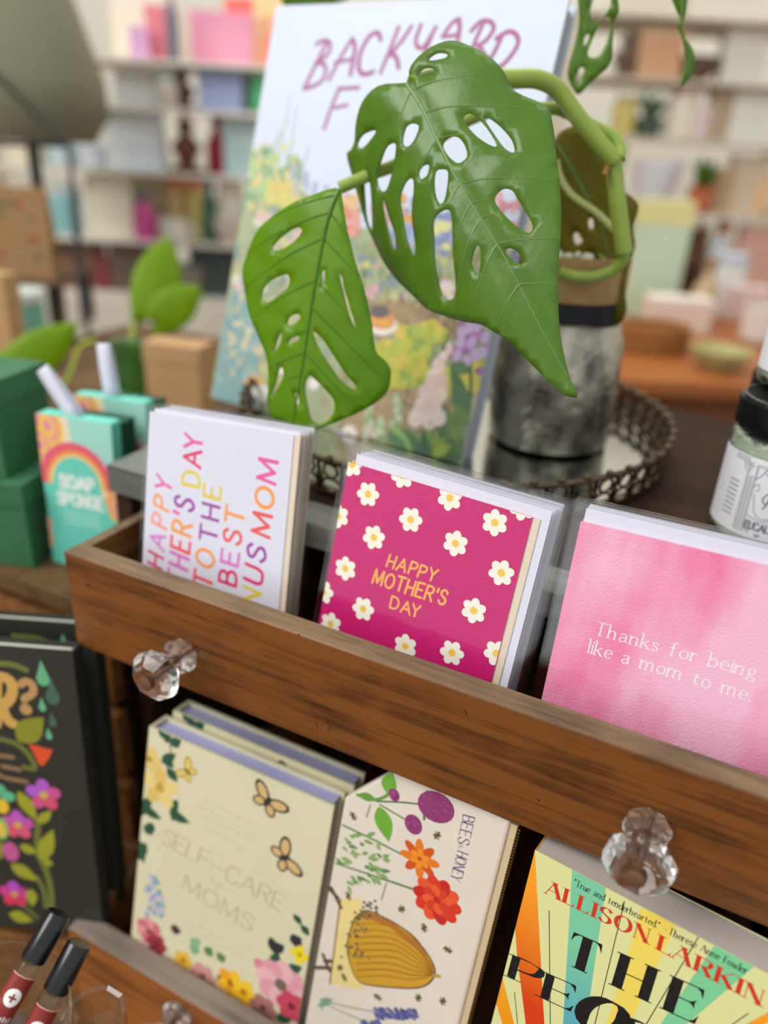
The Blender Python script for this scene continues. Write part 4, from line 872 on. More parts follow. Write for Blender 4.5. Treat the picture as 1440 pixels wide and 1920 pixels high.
    # flowers behind the big leaf
    for (bx, cols) in (((640, 370, 670, 440), [(226, 120, 90), (236, 150, 140), (240, 190, 120)]), ((700, 370, 725, 470), [(232, 130, 150), (240, 170, 180), (220, 90, 120)]), ((740, 370, 780, 460), [(238, 170, 60), (230, 150, 50), (140, 150, 206)]), ((740, 420, 780, 470), [(140, 150, 206), (160, 176, 220)]), ((812, 400, 850, 470), [(120, 130, 190), (150, 160, 210), (236, 226, 140)]), ((930, 350, 1000, 430), [(238, 160, 176), (242, 180, 190), (226, 120, 150)]), ((810, 520, 850, 560), [(246, 220, 226), (230, 120, 90), (246, 230, 200)])): blobs(c, fr, 26, bx, (.0025, .006), cols, None, (.5, 1))
    blobs(c, fr, 80, (640, 455, 1000, 580), (.006, .014), [(84, 110, 84), (110, 136, 90), (130, 140, 84), (160, 150, 90), (96, 120, 90)], None, kind='l')
    blobs(c, fr, 40, (655, 480, 790, 560), (.0025, .005), [(236, 160, 180), (226, 210, 110), (240, 190, 200), (120, 140, 150)], None, (.6, 1))
    FADE[0] = .08
    # path
    c.poly(L_([g6(*q) for q in ((180, 20), (520, 30), (800, 130), (960, 210), (1020, 330), (900, 330), (700, 340), (500, 260), (300, 300), (180, 330))]), ink((172, 142, 106)))
    c.poly(L_([g6(*q) for q in ((180, 600), (320, 640), (600, 720), (900, 800), (1020, 860), (980, 960), (600, 1100), (200, 1180), (0, 1180), (0, 980))]), ink((180, 152, 118)))
    blobs(c, fr, 110, (680, 560, 880, 640), (.003, .008), [(150, 122, 92), (186, 156, 120), (160, 130, 104), (134, 110, 86)], None, (.2, .35)); blobs(c, fr, 120, (640, 690, 870, 820), (.003, .008), [(164, 136, 104), (196, 168, 134), (176, 150, 110), (150, 126, 100)], None, (.2, .4))
    # yellow-green shrubs
    for (pl, n) in (((480, 230, 900, 360), 60), ((300, 380, 760, 520), 70), ((290, 520, 740, 740), 110), ((830, 600, 1080, 780), 60), ((1110, 520, 1200, 740), 26)):
        x0, y0, x1, y1 = pl; a, b = g6(x0, y0); d, e = g6(x1, y1)
        cx_, cy_ = (a + d) / 2, (b + e) / 2
        blobs(c, fr, n, (a, b, d, e), (.0035, .0075), [(200, 200, 76), (214, 206, 84), (178, 190, 84), (190, 186, 70), (226, 196, 90), (150, 170, 80)], lambda x, y: ((x - cx_) / (d - a) * 2) ** 2 + ((y - cy_) / (e - b) * 2) ** 2 < 1.05, (.5, .9))
    # bird
    c.ellipse(fr.uv(g6(325, 200)), .0175, .0105, ink((244, 238, 230)), -.1); c.ellipse(fr.uv(g6(330, 170)), .0150, .0085, ink((226, 146, 84)), -.1); c.ellipse(fr.uv(g6(335, 185)), .0100, .0040, ink((238, 170, 90)), -.1); c.ellipse(fr.uv(g6(325, 112)), .0100, .0055, ink((106, 96, 96)), .1)
    c.ellipse(fr.uv((478, 725)), .013, .010, ink((238, 180, 110))); c.ellipse(fr.uv((490, 738)), .012, .008, ink((244, 236, 228)))
    # purple blossom with bells
    st(c, fr, [g6(1090, 500), g6(1095, 750), g6(1060, 1000)], .003, (72, 108, 76))
    for i in range(34): c.ellipse(fr.uv(g6(random.gauss(1095, 62), random.gauss(390, 80))), .0042, .003, ink(random.choice([(172, 110, 168), (190, 130, 186), (150, 92, 150), (206, 160, 210)])), random.random() * 3, 9)
    for q in ((1020, 285), (1080, 250), (1150, 235), (1215, 330), (1010, 365), (985, 480), (1105, 370), (1060, 530), (1195, 460), (1140, 480)): c.ellipse(fr.uv(g6(*q)), .0042, .0048, ink((206, 176, 222)), 0, 10)
    # leaves at the bottom right
    random.seed(5)
    for (a, b, d, e, w_, col) in ((1070, 980, 920, 540, .006, (84, 116, 80)), (1060, 960, 940, 710, .008, (92, 124, 92)), (1080, 620, 930, 545, .005, (96, 130, 92)), (1060, 1080, 960, 880, .006, (110, 146, 84)), (990, 1380, 840, 900, .010, (88, 124, 80)), (1010, 1320, 860, 880, .006, (110, 140, 90)), (650, 1400, 910, 1170, .008, (140, 172, 70)), (640, 1440, 780, 1230, .007, (96, 140, 76)), (660, 1250, 790, 1090, .006, (128, 164, 76)), (640, 1300, 500, 1080, .007, (84, 124, 84)), (600, 1400, 400, 1000, .007, (150, 186, 110)), (560, 1420, 400, 1100, .008, (92, 130, 90)), (700, 1440, 700, 1100, .006, (76, 108, 80)), (860, 1440, 940, 1150, .009, (90, 124, 80)), (920, 1440, 830, 1300, .008, (76, 104, 74)), (1000, 1200, 920, 1060, .005, (130, 156, 80)), (500, 1440, 380, 1180, .006, (120, 150, 100)), (420, 1330, 230, 1210, .006, (110, 146, 104)), (780, 1320, 930, 1230, .005, (160, 184, 80))): lf(c, fr, g6(a, b), g6(d, e), w_, col)
    for (x0, y0, x1, y1) in ((240, 880, 230, 1200), (470, 820, 480, 1060), (340, 1010, 320, 1180)):
        for i in range(28): c.ellipse(fr.uv(g6(x0 + (x1 - x0) * i / 28 + random.uniform(-40, 40) * (.3 + i / 28), y0 + (y1 - y0) * i / 28)), .0026, .0020, ink(random.choice([(184, 206, 160), (160, 190, 140), (206, 216, 180), (236, 214, 206)])), random.random() * 3, 7)
    # pale pink foxglove
    st(c, fr, [g6(900, 300), g6(830, 520), g6(770, 760), g6(690, 1080)], .0016, (90, 130, 80))
    for i in range(46):
        t = (i / 46) ** .85; x = 900 - 190 * t + random.uniform(-1, 1) * (18 + 105 * t); y = 400 + 640 * t; c.ellipse(fr.uv(g6(x, y)), .0032 + .0042 * t, .0030 + .0048 * t, ink(random.choice([(246, 214, 204), (240, 200, 190), (248, 224, 216), (238, 206, 206)])), random.uniform(-.3, .3), 10)
        if i % 3 == 0: c.ellipse(fr.uv(g6(x + 8, y + 22)), .0012, .0018, ink((190, 140, 140)), 0, 7)
    for q in ((68, 1140), (880, 1500), (-40, 1180)): flower(c, fr, g6(*q), .008, 6, (246, 240, 240), (230, 200, 90), .2)
    FADE[0] = 0.0
    for q in ((530, 690), (590, 720), (560, 760)): flower(c, fr, q, .006, 6, (240, 236, 236), (230, 200, 90))
gb = book('garden_book', FG, 0, FG.uv((866, 868))[0], 0, .350, .020, SKY, PAGE, 'large pale blue hardback with a painted garden cover, standing on the mirror tray', 'book', prints=garden, bd=.003, rec=.004)

# vase with cork collar
VX, VY = .247, .326; VZ = CZ + .0053
MERC = mat('mercury_glass', (200, 194, 176), .2, metal=.6, c2=(92, 88, 78), scale=38, bump=.9, bscale=70, spec=.8, stretch=(1, 1, .8), sharp=(.35, .65))
vase = thing('silvery_glass_vase', Vector((VX, VY, VZ)), 'crackled silvery glass vase standing on the mirror tray behind the garden book', 'vase')
m_ = MB(); m_.lathe([(0, 0), (.046, 0), (.052, .004), (.054, .028), (.053, .062), (.052, .090), (.047, .102), (.0462, .108), (.0445, .108), (.044, .100), (.0, .096)], MERC, 56, cap=False); m_.obj('vase_body', vase)
pot = thing('cork_pot', Vector((VX, VY, VZ + .1085)), 'cork pot with a black band sitting in the mouth of the vase', 'plant pot')
CORK = mat('cork', (146, 112, 70), .8, c2=(176, 142, 96), scale=160, bump=.5, bscale=250)
m_ = MB(); m_.lathe([(0, .016), (.0428, .016), (.0455, .018), (.0458, .048), (.0445, .051), (.0400, .051), (.039, .046), (0, .046)], CORK, 48, cap=False); m_.obj('cork_collar', pot)
m_ = MB(); m_.lathe([(0, .0003), (.040, .0003), (.0436, .002), (.0440, .0158), (0, .0158)], mat('black_band', (22, 24, 30), .5), 48, cap=False); m_.obj('black_band', pot)
m_ = MB(); LSPOT = mat('light_spot_white', (222, 216, 196), .7)  # added granules standing in for blurred white lights seen through the leaf
for i in range(70):
    r = .036 * random.random() ** .5; t = random.random() * 2 * PI; s = random.uniform(.002, .0045)
    m_.lathe([(0, -s), (s * .8, -s * .4), (s, .2 * s), (s * .5, .9 * s), (0, s)], LSPOT, 7, M=Matrix.Translation((r * math.cos(t), r * math.sin(t), .047 + random.uniform(0, .006))) @ Matrix.Rotation(random.random() * 3, 4, 'X'), cap=False)
pb = m_.obj('light_spot_granules', pot); pb['kind'] = 'stuff'

# the plant
LEAF_A = leaf_mat('leaf_green', (74, 112, 22), (102, 142, 40), .30, .30, (150, 186, 24)); LEAF_B = leaf_mat('leaf_young', (98, 146, 4), (118, 162, 8), .36, .42, (170, 210, 8)); LEAF_C = leaf_mat('leaf_old', (88, 92, 16), (130, 116, 20), .45, .5, (170, 160, 20))
VEIN = leaf_mat('leaf_rib', (104, 142, 64), (128, 164, 88), .4, .2); STEM = mat('stem_green', (132, 158, 60), .4, c2=(160, 176, 80), scale=60, spec=.5); STEM2 = mat('stem_pale', (186, 190, 120), .4)
plant = thing('monstera_plant', Vector((VX, VY, VZ + .17)), 'swiss cheese plant with holed glossy leaves hanging over the garden book', 'plant')
def leaf(fr, outline, holes, rib, m, name='leaf', h=.006, bend=None, th=.0006, ribw=.0022, rm=None, veins=0):
    OUT = [Vector(p) for p in fr.uvs(outline)]; OUT = smooth([(p.x, p.y) for p in OUT], 3, True)
    HO = [smooth(fr.uvs(q), 3, True) for q in holes]; RIB = smooth(fr.uvs(rib), 8)
    def inside(p, poly):
        r = False; j = len(poly) - 1
        for i in range(len(poly)):
            a, b = poly[i], poly[j]
            if (a.y > p.y) != (b.y > p.y) and p.x < (b.x - a.x) * (p.y - a.y) / (b.y - a.y) + a.x: r = not r
            j = i
        return r
    vs = list(OUT); ed = [(i, (i + 1) % len(OUT)) for i in range(len(OUT))]
    for q in HO:
        o = len(vs); vs += q; ed += [(o + i, o + (i + 1) % len(q)) for i in range(len(q))]
    xs = [v.x for v in OUT]; ys = [v.y for v in OUT]; k = 0; x = min(xs)
    hexa = 0
    y = min(ys)
    while y < max(ys):
        x = min(xs) + (h / 2 if hexa else 0); hexa ^= 1
        while x < max(xs):
            p = Vector((x, y))
            if inside(p, OUT) and not any(inside(p, q) for q in HO) and min((p - v).length for v in vs[:len(OUT) + sum(map(len, HO))]) > h * .45: vs.append(p)
            x += h
        y += h * .87
    V, E_, F_, _, _, _ = delaunay_2d_cdt([Vector((v.x, v.y)) for v in vs], ed, [], 0, 1e-7)
    def ribdist(p):
        best = None
        for i in range(len(RIB) - 1):
            a, b = RIB[i], RIB[i + 1]; d = b - a; t = max(0, min(1, (p - a).dot(d) / max(d.length_squared, 1e-12))); q = a + d * t; s = (p - q).length
            if best is None or s < best[0]: best = (s, (i + t) / (len(RIB) - 1), (d.x * (p - q).y - d.y * (p - q).x))
        return best
    def disp(p):
        s, t, sg = ribdist(p); z = bend(s, t, 1 if sg > 0 else -1) if bend else 0
        z += .00045 * math.sin(t * 40 + s * 60) * min(1, s / .02)
        return z
    mbb = MB(); F2 = []
    for f in F_:
        cc = sum((V[i] for i in f), Vector((0, 0))) / 3
        if inside(cc, OUT) and not any(inside(cc, q) for q in HO): F2.append(f)
    mbb.add([fr.world(v.x, -disp(v), v.y) for v in V], F2, m, True)
    if len(F2):
        # face the viewer consistently
        pass
    o = local(mbb, plant).obj(name, plant)
    sd = o.modifiers.new('thickness', 'SOLIDIFY'); sd.thickness = th; sd.offset = 0
    r = MB(); pts = [fr.world(p.x, -disp(p) - .0006, p.y) for p in RIB]; r.tube(pts, lambda t: ribw * (1 - .75 * t) * .6, rm or VEIN, 7)
    if veins:
        for kk in range(veins):
            t0 = .06 + .84 * kk / veins; i0 = int(t0 * (len(RIB) - 1)); P0 = RIB[i0]; tg = (RIB[min(i0 + 1, len(RIB) - 1)] - RIB[max(i0 - 1, 0)]).normalized()
            for sg in (1, -1):
                nn_ = Vector((-tg.y, tg.x)) * sg; path = []; sd_ = .0
                while sd_ < .12:
                    q = P0 + nn_ * sd_ + tg * (sd_ * .55 + sd_ * sd_ * 3.0)
                    if not inside(q, OUT) or any(inside(q, w__) for w__ in HO): break
                    path.append(q); sd_ += .004
                if len(path) > 3: r.tube([fr.world(p.x, -disp(p) - .0003, p.y) for p in path], lambda t: .00062 * (1 - .7 * t), rm or VEIN, 5)
    ro = local(r, plant).obj('midrib', o)
    return o
def attach(o): return o
FL1 = Frame(at_depth(850, 380, .475), -4, 16, 0)
out1 = [(757, 150), (764, 128), (780, 104), (805, 82), (838, 67), (872, 75), (908, 95), (933, 120), (956, 160), (1007, 180), (1021, 202), (1033, 267), (1046, 361), (1049, 430), (1046, 500), (1046, 572), (1050, 630), (1063, 700), (1081, 738), (1070, 745), (1046, 732), (1014, 702), (981, 669), (956, 642), (920, 620), (897, 607), (860, 600), (811, 585), (774, 570), (736, 536), (706, 510), (680, 476), (661, 440), (646, 405), (636, 372), (628, 335), (620, 300), (616, 268), (630, 262), (642, 248), (650, 217), (668, 182), (703, 157)]
ho1 = [[(754, 267), (761, 238), (776, 231), (785, 238), (779, 260), (765, 274)], [(689, 325), (707, 289), (721, 269), (738, 267), (736, 289), (725, 321), (711, 347), (696, 347)], [(701, 362), (711, 397), (721, 433), (718, 459), (707, 433), (700, 397)], [(649, 376), (653, 332), (664, 310), (669, 325), (667, 379), (659, 412), (651, 400)], [(648, 258), (664, 242), (694, 237), (685, 249), (660, 264)], [(786, 325), (794, 312), (806, 311), (803, 329), (790, 336)], [(817, 361), (819, 325), (830, 318), (841, 325), (837, 372), (826, 383)], [(743, 368), (758, 339), (772, 334), (774, 354), (765, 397), (768, 451), (761, 473), (750, 441), (745, 404)], [(814, 412), (830, 397), (848, 401), (848, 466), (847, 545), (830, 558), (815, 544), (809, 495), (811, 440)], [(830, 274), (841, 260), (859, 258), (873, 274), (878, 296), (862, 307), (844, 296)], [(868, 222), (884, 212), (912, 240), (930, 272), (915, 270), (890, 252)], [(905, 216), (930, 230), (955, 258), (962, 284), (944, 276), (922, 246)], [(929, 376), (942, 356), (960, 357), (972, 376), (985, 397), (998, 423), (992, 437), (971, 426), (945, 401)], [(947, 470), (960, 466), (978, 480), (978, 495), (960, 487)], [(884, 495), (896, 461), (903, 476), (897, 514)], [(783, 137), (794, 126), (810, 126), (808, 137), (790, 143)], [(801, 107), (815, 95), (832, 95), (830, 103), (808, 110)]]
rib1 = [(757, 152), (790, 202), (822, 267), (851, 325), (880, 376), (905, 415), (950, 490), (1010, 610), (1060, 705)]
leaf(FL1, out1, ho1, rib1, LEAF_A, h=.0055, veins=9, bend=lambda s, t, sg: -.0026 * min(1, s / .01) * -1 - s * s * (5.5 if sg < 0 else 4.0) - .018 * (t - .5) ** 2)
FL2 = Frame(at_depth(570, 580, .515), -2, 12, 0)
out2 = [(632, 352), (605, 356), (581, 365), (537, 383), (501, 404), (469, 433), (447, 477), (441, 505), (444, 532), (455, 581), (474, 626), (492, 667), (496, 694), (493, 730), (491, 755), (500, 784), (515, 790), (528, 794), (534, 823), (567, 812), (597, 801), (642, 780), (676, 757), (695, 735), (702, 701), (698, 679), (684, 655), (680, 589), (669, 525), (657, 476), (648, 431), (640, 385)]
ho2 = [[(507, 461), (530, 439), (552, 426), (564, 431), (552, 450), (530, 465), (511, 469)], [(485, 559), (492, 536), (511, 521), (537, 514), (541, 532), (530, 547), (500, 566)], [(536, 607), (545, 592), (560, 589), (562, 598), (545, 611)], [(539, 645), (545, 634), (560, 630), (556, 639)], [(509, 660), (517, 636), (526, 624), (524, 641)], [(586, 622), (601, 634), (620, 667), (635, 701), (650, 724), (646, 731), (627, 712), (609, 679), (594, 649)], [(567, 724), (575, 705), (586, 712), (605, 735), (614, 754), (609, 780), (590, 796), (575, 788), (569, 757)], [(547, 739), (553, 737), (554, 757), (551, 759)], [(500, 742), (512, 714), (520, 690), (526, 692), (525, 709), (507, 735)], [(634, 517), (639, 519), (642, 544), (655, 600), (654, 609), (646, 581)], [(603, 512), (609, 507), (609, 529), (605, 532)]]
rib2 = [(632, 354), (612, 420), (590, 540), (575, 630), (558, 715), (537, 812)]
leaf(FL2, out2, ho2, rib2, LEAF_B, h=.0055, rm=LEAF_A, veins=8, bend=lambda s, t, sg: -s * s * (2.0 if sg < 0 else 7.0) - .02 * (t - .4) ** 2)
FL3 = Frame(at_depth(1110, 80, .56), 10, 0, 0)
out3 = [(1084, -30), (1086, 36), (1079, 79), (1064, 137), (1075, 168), (1086, 177), (1108, 155), (1122, 141), (1140, 126), (1147, 105), (1149, 72), (1151, 40), (1160, 22), (1158, -5), (1150, -40), (1120, -60)]
ho3 = [[(1111, -12), (1108, 33), (1122, 43), (1135, 25), (1146, 4), (1136, -20)], [(1102, 98), (1115, 65), (1132, 34), (1142, 30), (1146, 48), (1137, 79), (1122, 105), (1108, 108)], [(1093, 80), (1100, 65), (1105, 68), (1097, 84)], [(1078, 148), (1088, 127), (1096, 132), (1086, 154)]]
leaf(FL3, out3, ho3, [(1130, -55), (1105, 20), (1092, 90), (1078, 165)], LEAF_A, h=.006, ribw=.0014, bend=lambda s, t, sg: -s * s * 5)
FL4 = Frame(at_depth(1285, 80, .56), 30, 0, 0)
out4 = [(1258, -30), (1268, 15), (1276, 34), (1270, 48), (1279, 70), (1285, 95), (1285, 120), (1280, 142), (1277, 162), (1290, 152), (1300, 140), (1306, 112), (1300, 90), (1284, 70), (1280, 48), (1288, 22), (1292, -30)]
leaf(FL4, out4, [], [(1275, -28), (1278, 20), (1277, 48), (1284, 75), (1292, 110), (1279, 158)], LEAF_A, h=.005, ribw=.0012, bend=lambda s, t, sg: -s * .5)
FL5 = Frame(at_depth(1110, 420, .585), 20, -4, 0)
out5 = [(1039, 262), (1064, 240), (1095, 238), (1120, 270), (1150, 320), (1170, 357), (1194, 378), (1197, 395), (1187, 426), (1190, 462), (1174, 505), (1170, 540), (1173, 580), (1158, 608), (1147, 590), (1142, 545), (1125, 500), (1100, 478), (1050, 470), (1030, 400), (1030, 320)]
leaf(FL5, out5, [[(1075, 440), (1088, 432), (1092, 450), (1080, 458)], [(1102, 412), (1110, 408), (1112, 424), (1105, 428)]], [(1045, 270), (1090, 350), (1130, 440), (1158, 560)], LEAF_C, h=.007, ribw=.0018, bend=lambda s, t, sg: -s * s * 6 + .006 * t)
# a leaf mostly behind the book's top edge
FL6 = Frame(at_depth(570, -30, .72), 0, 0, 0)
leaf(FL6, [(520, -60), (528, 0), (545, 14), (620, 8), (660, -10), (670, -60)], [], [(560, -50), (580, 0)], LEAF_A, h=.008)
def stem(pts, r, m=STEM, name='stem'):
    P = smooth([at_depth(*p) for p in pts], 6); s = MB(); s.tube(P, r, m, 12); return local(s, plant).obj(name, plant)
stem([(774, 160, .4865), (812, 146, .492), (870, 142, .496), (945, 148, .500), (1005, 148, .507), (1045, 168, .514), (1080, 215, .521), (1115, 258, .528), (1152, 300, .534)], .0060)
stem([(637, 352, .5235), (700, 325, .5235), (760, 300, .5255), (900, 215, .528), (1025, 203, .530), (1065, 212, .533), (1110, 235, .536), (1148, 256, .538), (1163, 280, .538), (1162, 300, .537)], .0042)
stem([(1150, 292, .537), (1158, 380, .548), (1170, 474, .560)], .0060)
nd = stem([(1142, 302, .536), (1137, 318, .535), (1132, 330, .534)], .0020, mat('root_tip', (150, 110, 60), .6), 'aerial_root')
stem([(1171, 470, .560), (1166, 492, .566), (1146, 508, .572), (1110, 519, .575), (1075, 517, .575), (1052, 510, .578)], .0042)
stem([(1043, 300, .565), (1052, 335, .568), (1075, 368, .570), (1120, 400, .570), (1156, 436, .566)], .0026, STEM2)
stem([(1058, 365, .585), (1075, 410, .588), (1105, 455, .592), (1138, 492, .594)], .0028)
stem([(1138, 495, .594), (1130, 520, .600), (1115, 535, .604)], .0030)
stem([(1130, -55, .56), (1100, -160, .60), (990, -80, .66), (985, 200, .66), (1030, 400, .64), (1060, 490, .612)], .0026)
stem([(1275, -28, .56), (1200, -200, .59), (1000, -140, .66), (970, 150, .67), (1010, 400, .65), (1050, 495, .62)], .0024)
stem([(560, -50, .72), (700, -90, .70), (900, -60, .69), (950, 200, .68), (1000, 400, .66), (1040, 490, .63)], .0026)

# ------------------------------------------------------------------ bath salt jars on the right
SALT = mat('pale_green_salt', (196, 204, 178), .6, c2=(222, 226, 206), scale=300, bump=.6, bscale=400)
LABEL = mat('jar_label', (238, 236, 242), .5, var=.01); GREYI = mat('label_ink', (128, 128, 134), .6)
JR = .0362
def salt_jar(loc, rotz, label, lid_m):
    t = thing('salt_jar', Matrix.Translation(loc) @ Matrix.Rotation(rotz, 4, 'Z'), label, 'jar', 'bath salt jars')
    m_ = MB(); m_.lathe([(0, 0), (JR - .004, 0), (JR - .001, .002), (JR, .006), (JR, .0735), (JR - .001, .0765), (JR - .004, .078), (JR - .004, .081), (JR - .0055, .081), (JR - .0055, .078), (JR - .002, .074), (JR - .0018, .006), (JR - .005, .003), (0, .003)], GLASSC, 64, cap=False); m_.obj('glass_body', t)
    m_ = MB(); R_ = JR - .0022; m_.lathe([(0, .0035), (R_ - .003, .0035), (R_, .0065), (R_, .0715), (0, .0735)], SALT, 48, cap=False)
    for i in range(230):
        a = random.uniform(-PI, PI); z = random.choice([random.uniform(.064, .0745), random.uniform(.064, .0745), random.uniform(.004, .012)]); s = random.uniform(.0024, .0036)
        m_.lathe([(0, -s), (s, 0), (0, s)], SALT, 6, M=Matrix.Translation(((R_ - s * .75) * math.cos(a), (R_ - s * .75) * math.sin(a), z)) @ Matrix.Rotation(random.random() * 3, 4, 'X'), smooth=False, cap=False)
    so = m_.obj('salt', t); so['kind'] = 'stuff'
    m_ = MB(); LR = JR - .0004
    prof = [(LR - .004, .0795), (LR, .0795), (LR + .0003, .0802), (LR + .0003, .0985), (LR - .001, .1005), (LR - .003, .101), (LR - .0042, .1002), (LR - .0052, .0998), (LR - .011, .0998), (LR - .0118, .0992), (0, .0992)]
    m_.lathe(prof, lid_m, 96, cap=False)
    for i in range(110):
        a = 2 * PI * i / 110; M = Matrix.Rotation(a, 4, 'Z') @ Matrix.Translation((LR + .0003, 0, 0)); m_.box(-.0002, .0006, -.0005, .0005, .0815, .0978, lid_m, M)
    m_.obj('lid', t)
    m_ = MB(); rr = JR + .0002
    m_.map = lambda a, b, l: ((rr + l) * math.sin(a / rr), -(rr + l) * math.cos(a / rr), b)
    z0, z1 = .011, .0655
    for i in range(48):
        a = -.085 + i * .17 / 48; m_.poly([(a, z0), (a + .17 / 48, z0), (a + .17 / 48, z1), (a, z1)], LABEL, 0)
    def L_(pts, w_=.0004): m_.stroke([tuple(p) for p in pts], w_, GREYI, False)
    def H_(x0, x1, y, w_=.0004): L_([(x0 + (x1 - x0) * i / 14, y) for i in range(15)], w_)
    for sg in (-1, 1):
        X = lambda v: sg * v
        for v in (.0225, .0215, .0190, .0168, .0160): L_([(X(v), z0 + .003), (X(v), z1 - (.012 if v > .018 else .004))])
        k = z0 + .003
        while k < z1 - .013: H_(X(.0190), X(.0215), k, .0003); k += .0011
        k = z0 + .003
        while k < z1 - .012: m_.ellipse((X(.0180), k), .00035, .00035, GREYI, n=6); k += .0011
        for (p, q) in (((.0225, .054), (.026, .058)), ((.0215, .054), (.0215, .060)), ((.026, .058), (.026, .062)), ((.0215, .0600), (.018, .0600)), ((.024, .0590), (.019, .0625))): L_([(X(p[0]), p[1]), (X(q[0]), q[1])])
        for i in range(5): L_([(X(.0215 - .0006 * i), .0545 + .001 * i), (X(.0255 - .0006 * i), .0595 + .001 * i)], .0003)
        c_ = [(.0160, .052), (.0130, .055), (.0105, .060), (.008, .060), (.0085, .0565), (.0108, .0575)]; m_.stroke([(X(a), b) for a, b in c_], .0006, GREYI)
        m_.stroke([(X(a), b) for a, b in ((.0160, .046), (.0135, .049), (.0120, .046), (.0140, .044))], .0005, GREYI)
        m_.stroke([(X(a), b) for a, b in ((.0145, .042), (.0115, .030), (.006, .026), (0, .0285))], .0005, GREYI); m_.stroke([(X(a), b) for a, b in ((.0160, .0265), (.012, .0255), (.005, .0245), (0, .027))], .0005, GREYI)
        for i in range(6): L_([(X(.0150 - .0010 * 0), .0225 - .0014 * i), (X(.0115), .0210 - .0014 * i)], .0005)
        L_([(X(.031), z0 + .003), (X(.031), z0 + .0032)])
    H_(-.0225, -.034, z1 - .0042, .0003); H_(-.0225, -.034, z1 - .0012, .0003); H_(.0225, .034, z1 - .0042, .0003); H_(.0225, .034, z1 - .0012, .0003)
    for i in range(9):
        a = -.034 + i * .0013; L_([(a, z1 - .0042), (a, z1 - .0012)], .0003); L_([(-a, z1 - .0042), (-a, z1 - .0012)], .0003)
    H_(-.016, .016, z1 - .004, .0004); H_(-.0155, .0155, z1 - .0052, .0003)
    # lettering
    text(m_, None, 'EUCALYPTUS', (-.0150, .0175), (.0150, .0175), (-.0150, .0228), GREYI, .2, .2, track=.18)
    m_.stroke([(-.0065, .037), (-.0085, .040), (-.006, .0445), (-.002, .0445), (-.002, .041), (-.005, .0385), (-.002, .0375), (.001, .0330)], .0009, GREYI); m_.stroke([(-.0045, .0440), (-.0055, .0375), (-.0070, .0335)], .0009, GREYI)
    m_.stroke([(.001, .034), (.003, .037), (.005, .034), (.007, .037), (.009, .035)], .0008, GREYI)
    for k in range(3): m_.leafshape((-.006 + .0 * k, .0125), (-.008 + .002 * k, .0155), .0006, GREYI)
    for k in range(8): # small print block on the label's side: plain rules
        yy = .046 - .0034 * k
        for j in range(4): 
            a = -.0345 + .0021 * j; L_([(a, yy), (a + .0015, yy)], .0009)
    m_.obj('label', t)
    return t
JZ = CZ
b1 = at_z(1427, 1003, JZ); j1 = salt_jar(Vector((b1.x, b1.y, JZ)), math.radians(2), 'lower bath salt jar with ribbed black lid, standing right behind the pink card', BLACK)
j2 = copy_tree(j1, Matrix.Translation((b1.x + .0055, b1.y + .036, JZ + .1002)) @ Matrix.Rotation(math.radians(-4), 4, 'Z'), 'bath salt jar stacked on top of another, at the right edge')
j3 = copy_tree(j1, Matrix.Translation((b1.x + .004, b1.y + .076, JZ)) @ Matrix.Rotation(math.radians(-10), 4, 'Z'), 'bath salt jar behind the front stack, only its dark lid edge peeking out')
# ------------------------------------------------------------------ left side stand and what stands on it
SZ = -.092
stand = thing('side_stand', Vector((-.42, .42, TABLE_Z)), 'brown wooden crate stand left of the cabinet carrying packets and green boxes', 'stand')
def lbox(parent, name, *b, bevel=.001):
    m_ = MB(); m_.box(*b); return local(m_, parent).obj(name, parent, bevel=bevel)
lbox(stand, 'top_board', -.74, -.034, .056, .86, SZ - .018, SZ, wood('stand_top', (58, 40, 22), (108, 80, 48), 'Y', rough=.7))
for y in (.064, .835):
    for k in range(4): lbox(stand, 'slat', -.735, -.039, y, y + .012, TABLE_Z + .002 + k * .085, TABLE_Z + .072 + k * .085, W_SIDE)
for x in (-.72, -.06):
    for y in (.0765, .815): lbox(stand, 'leg', x, x + .02, y, y + .02, TABLE_Z + .0005, SZ - .0182, W_DARK)
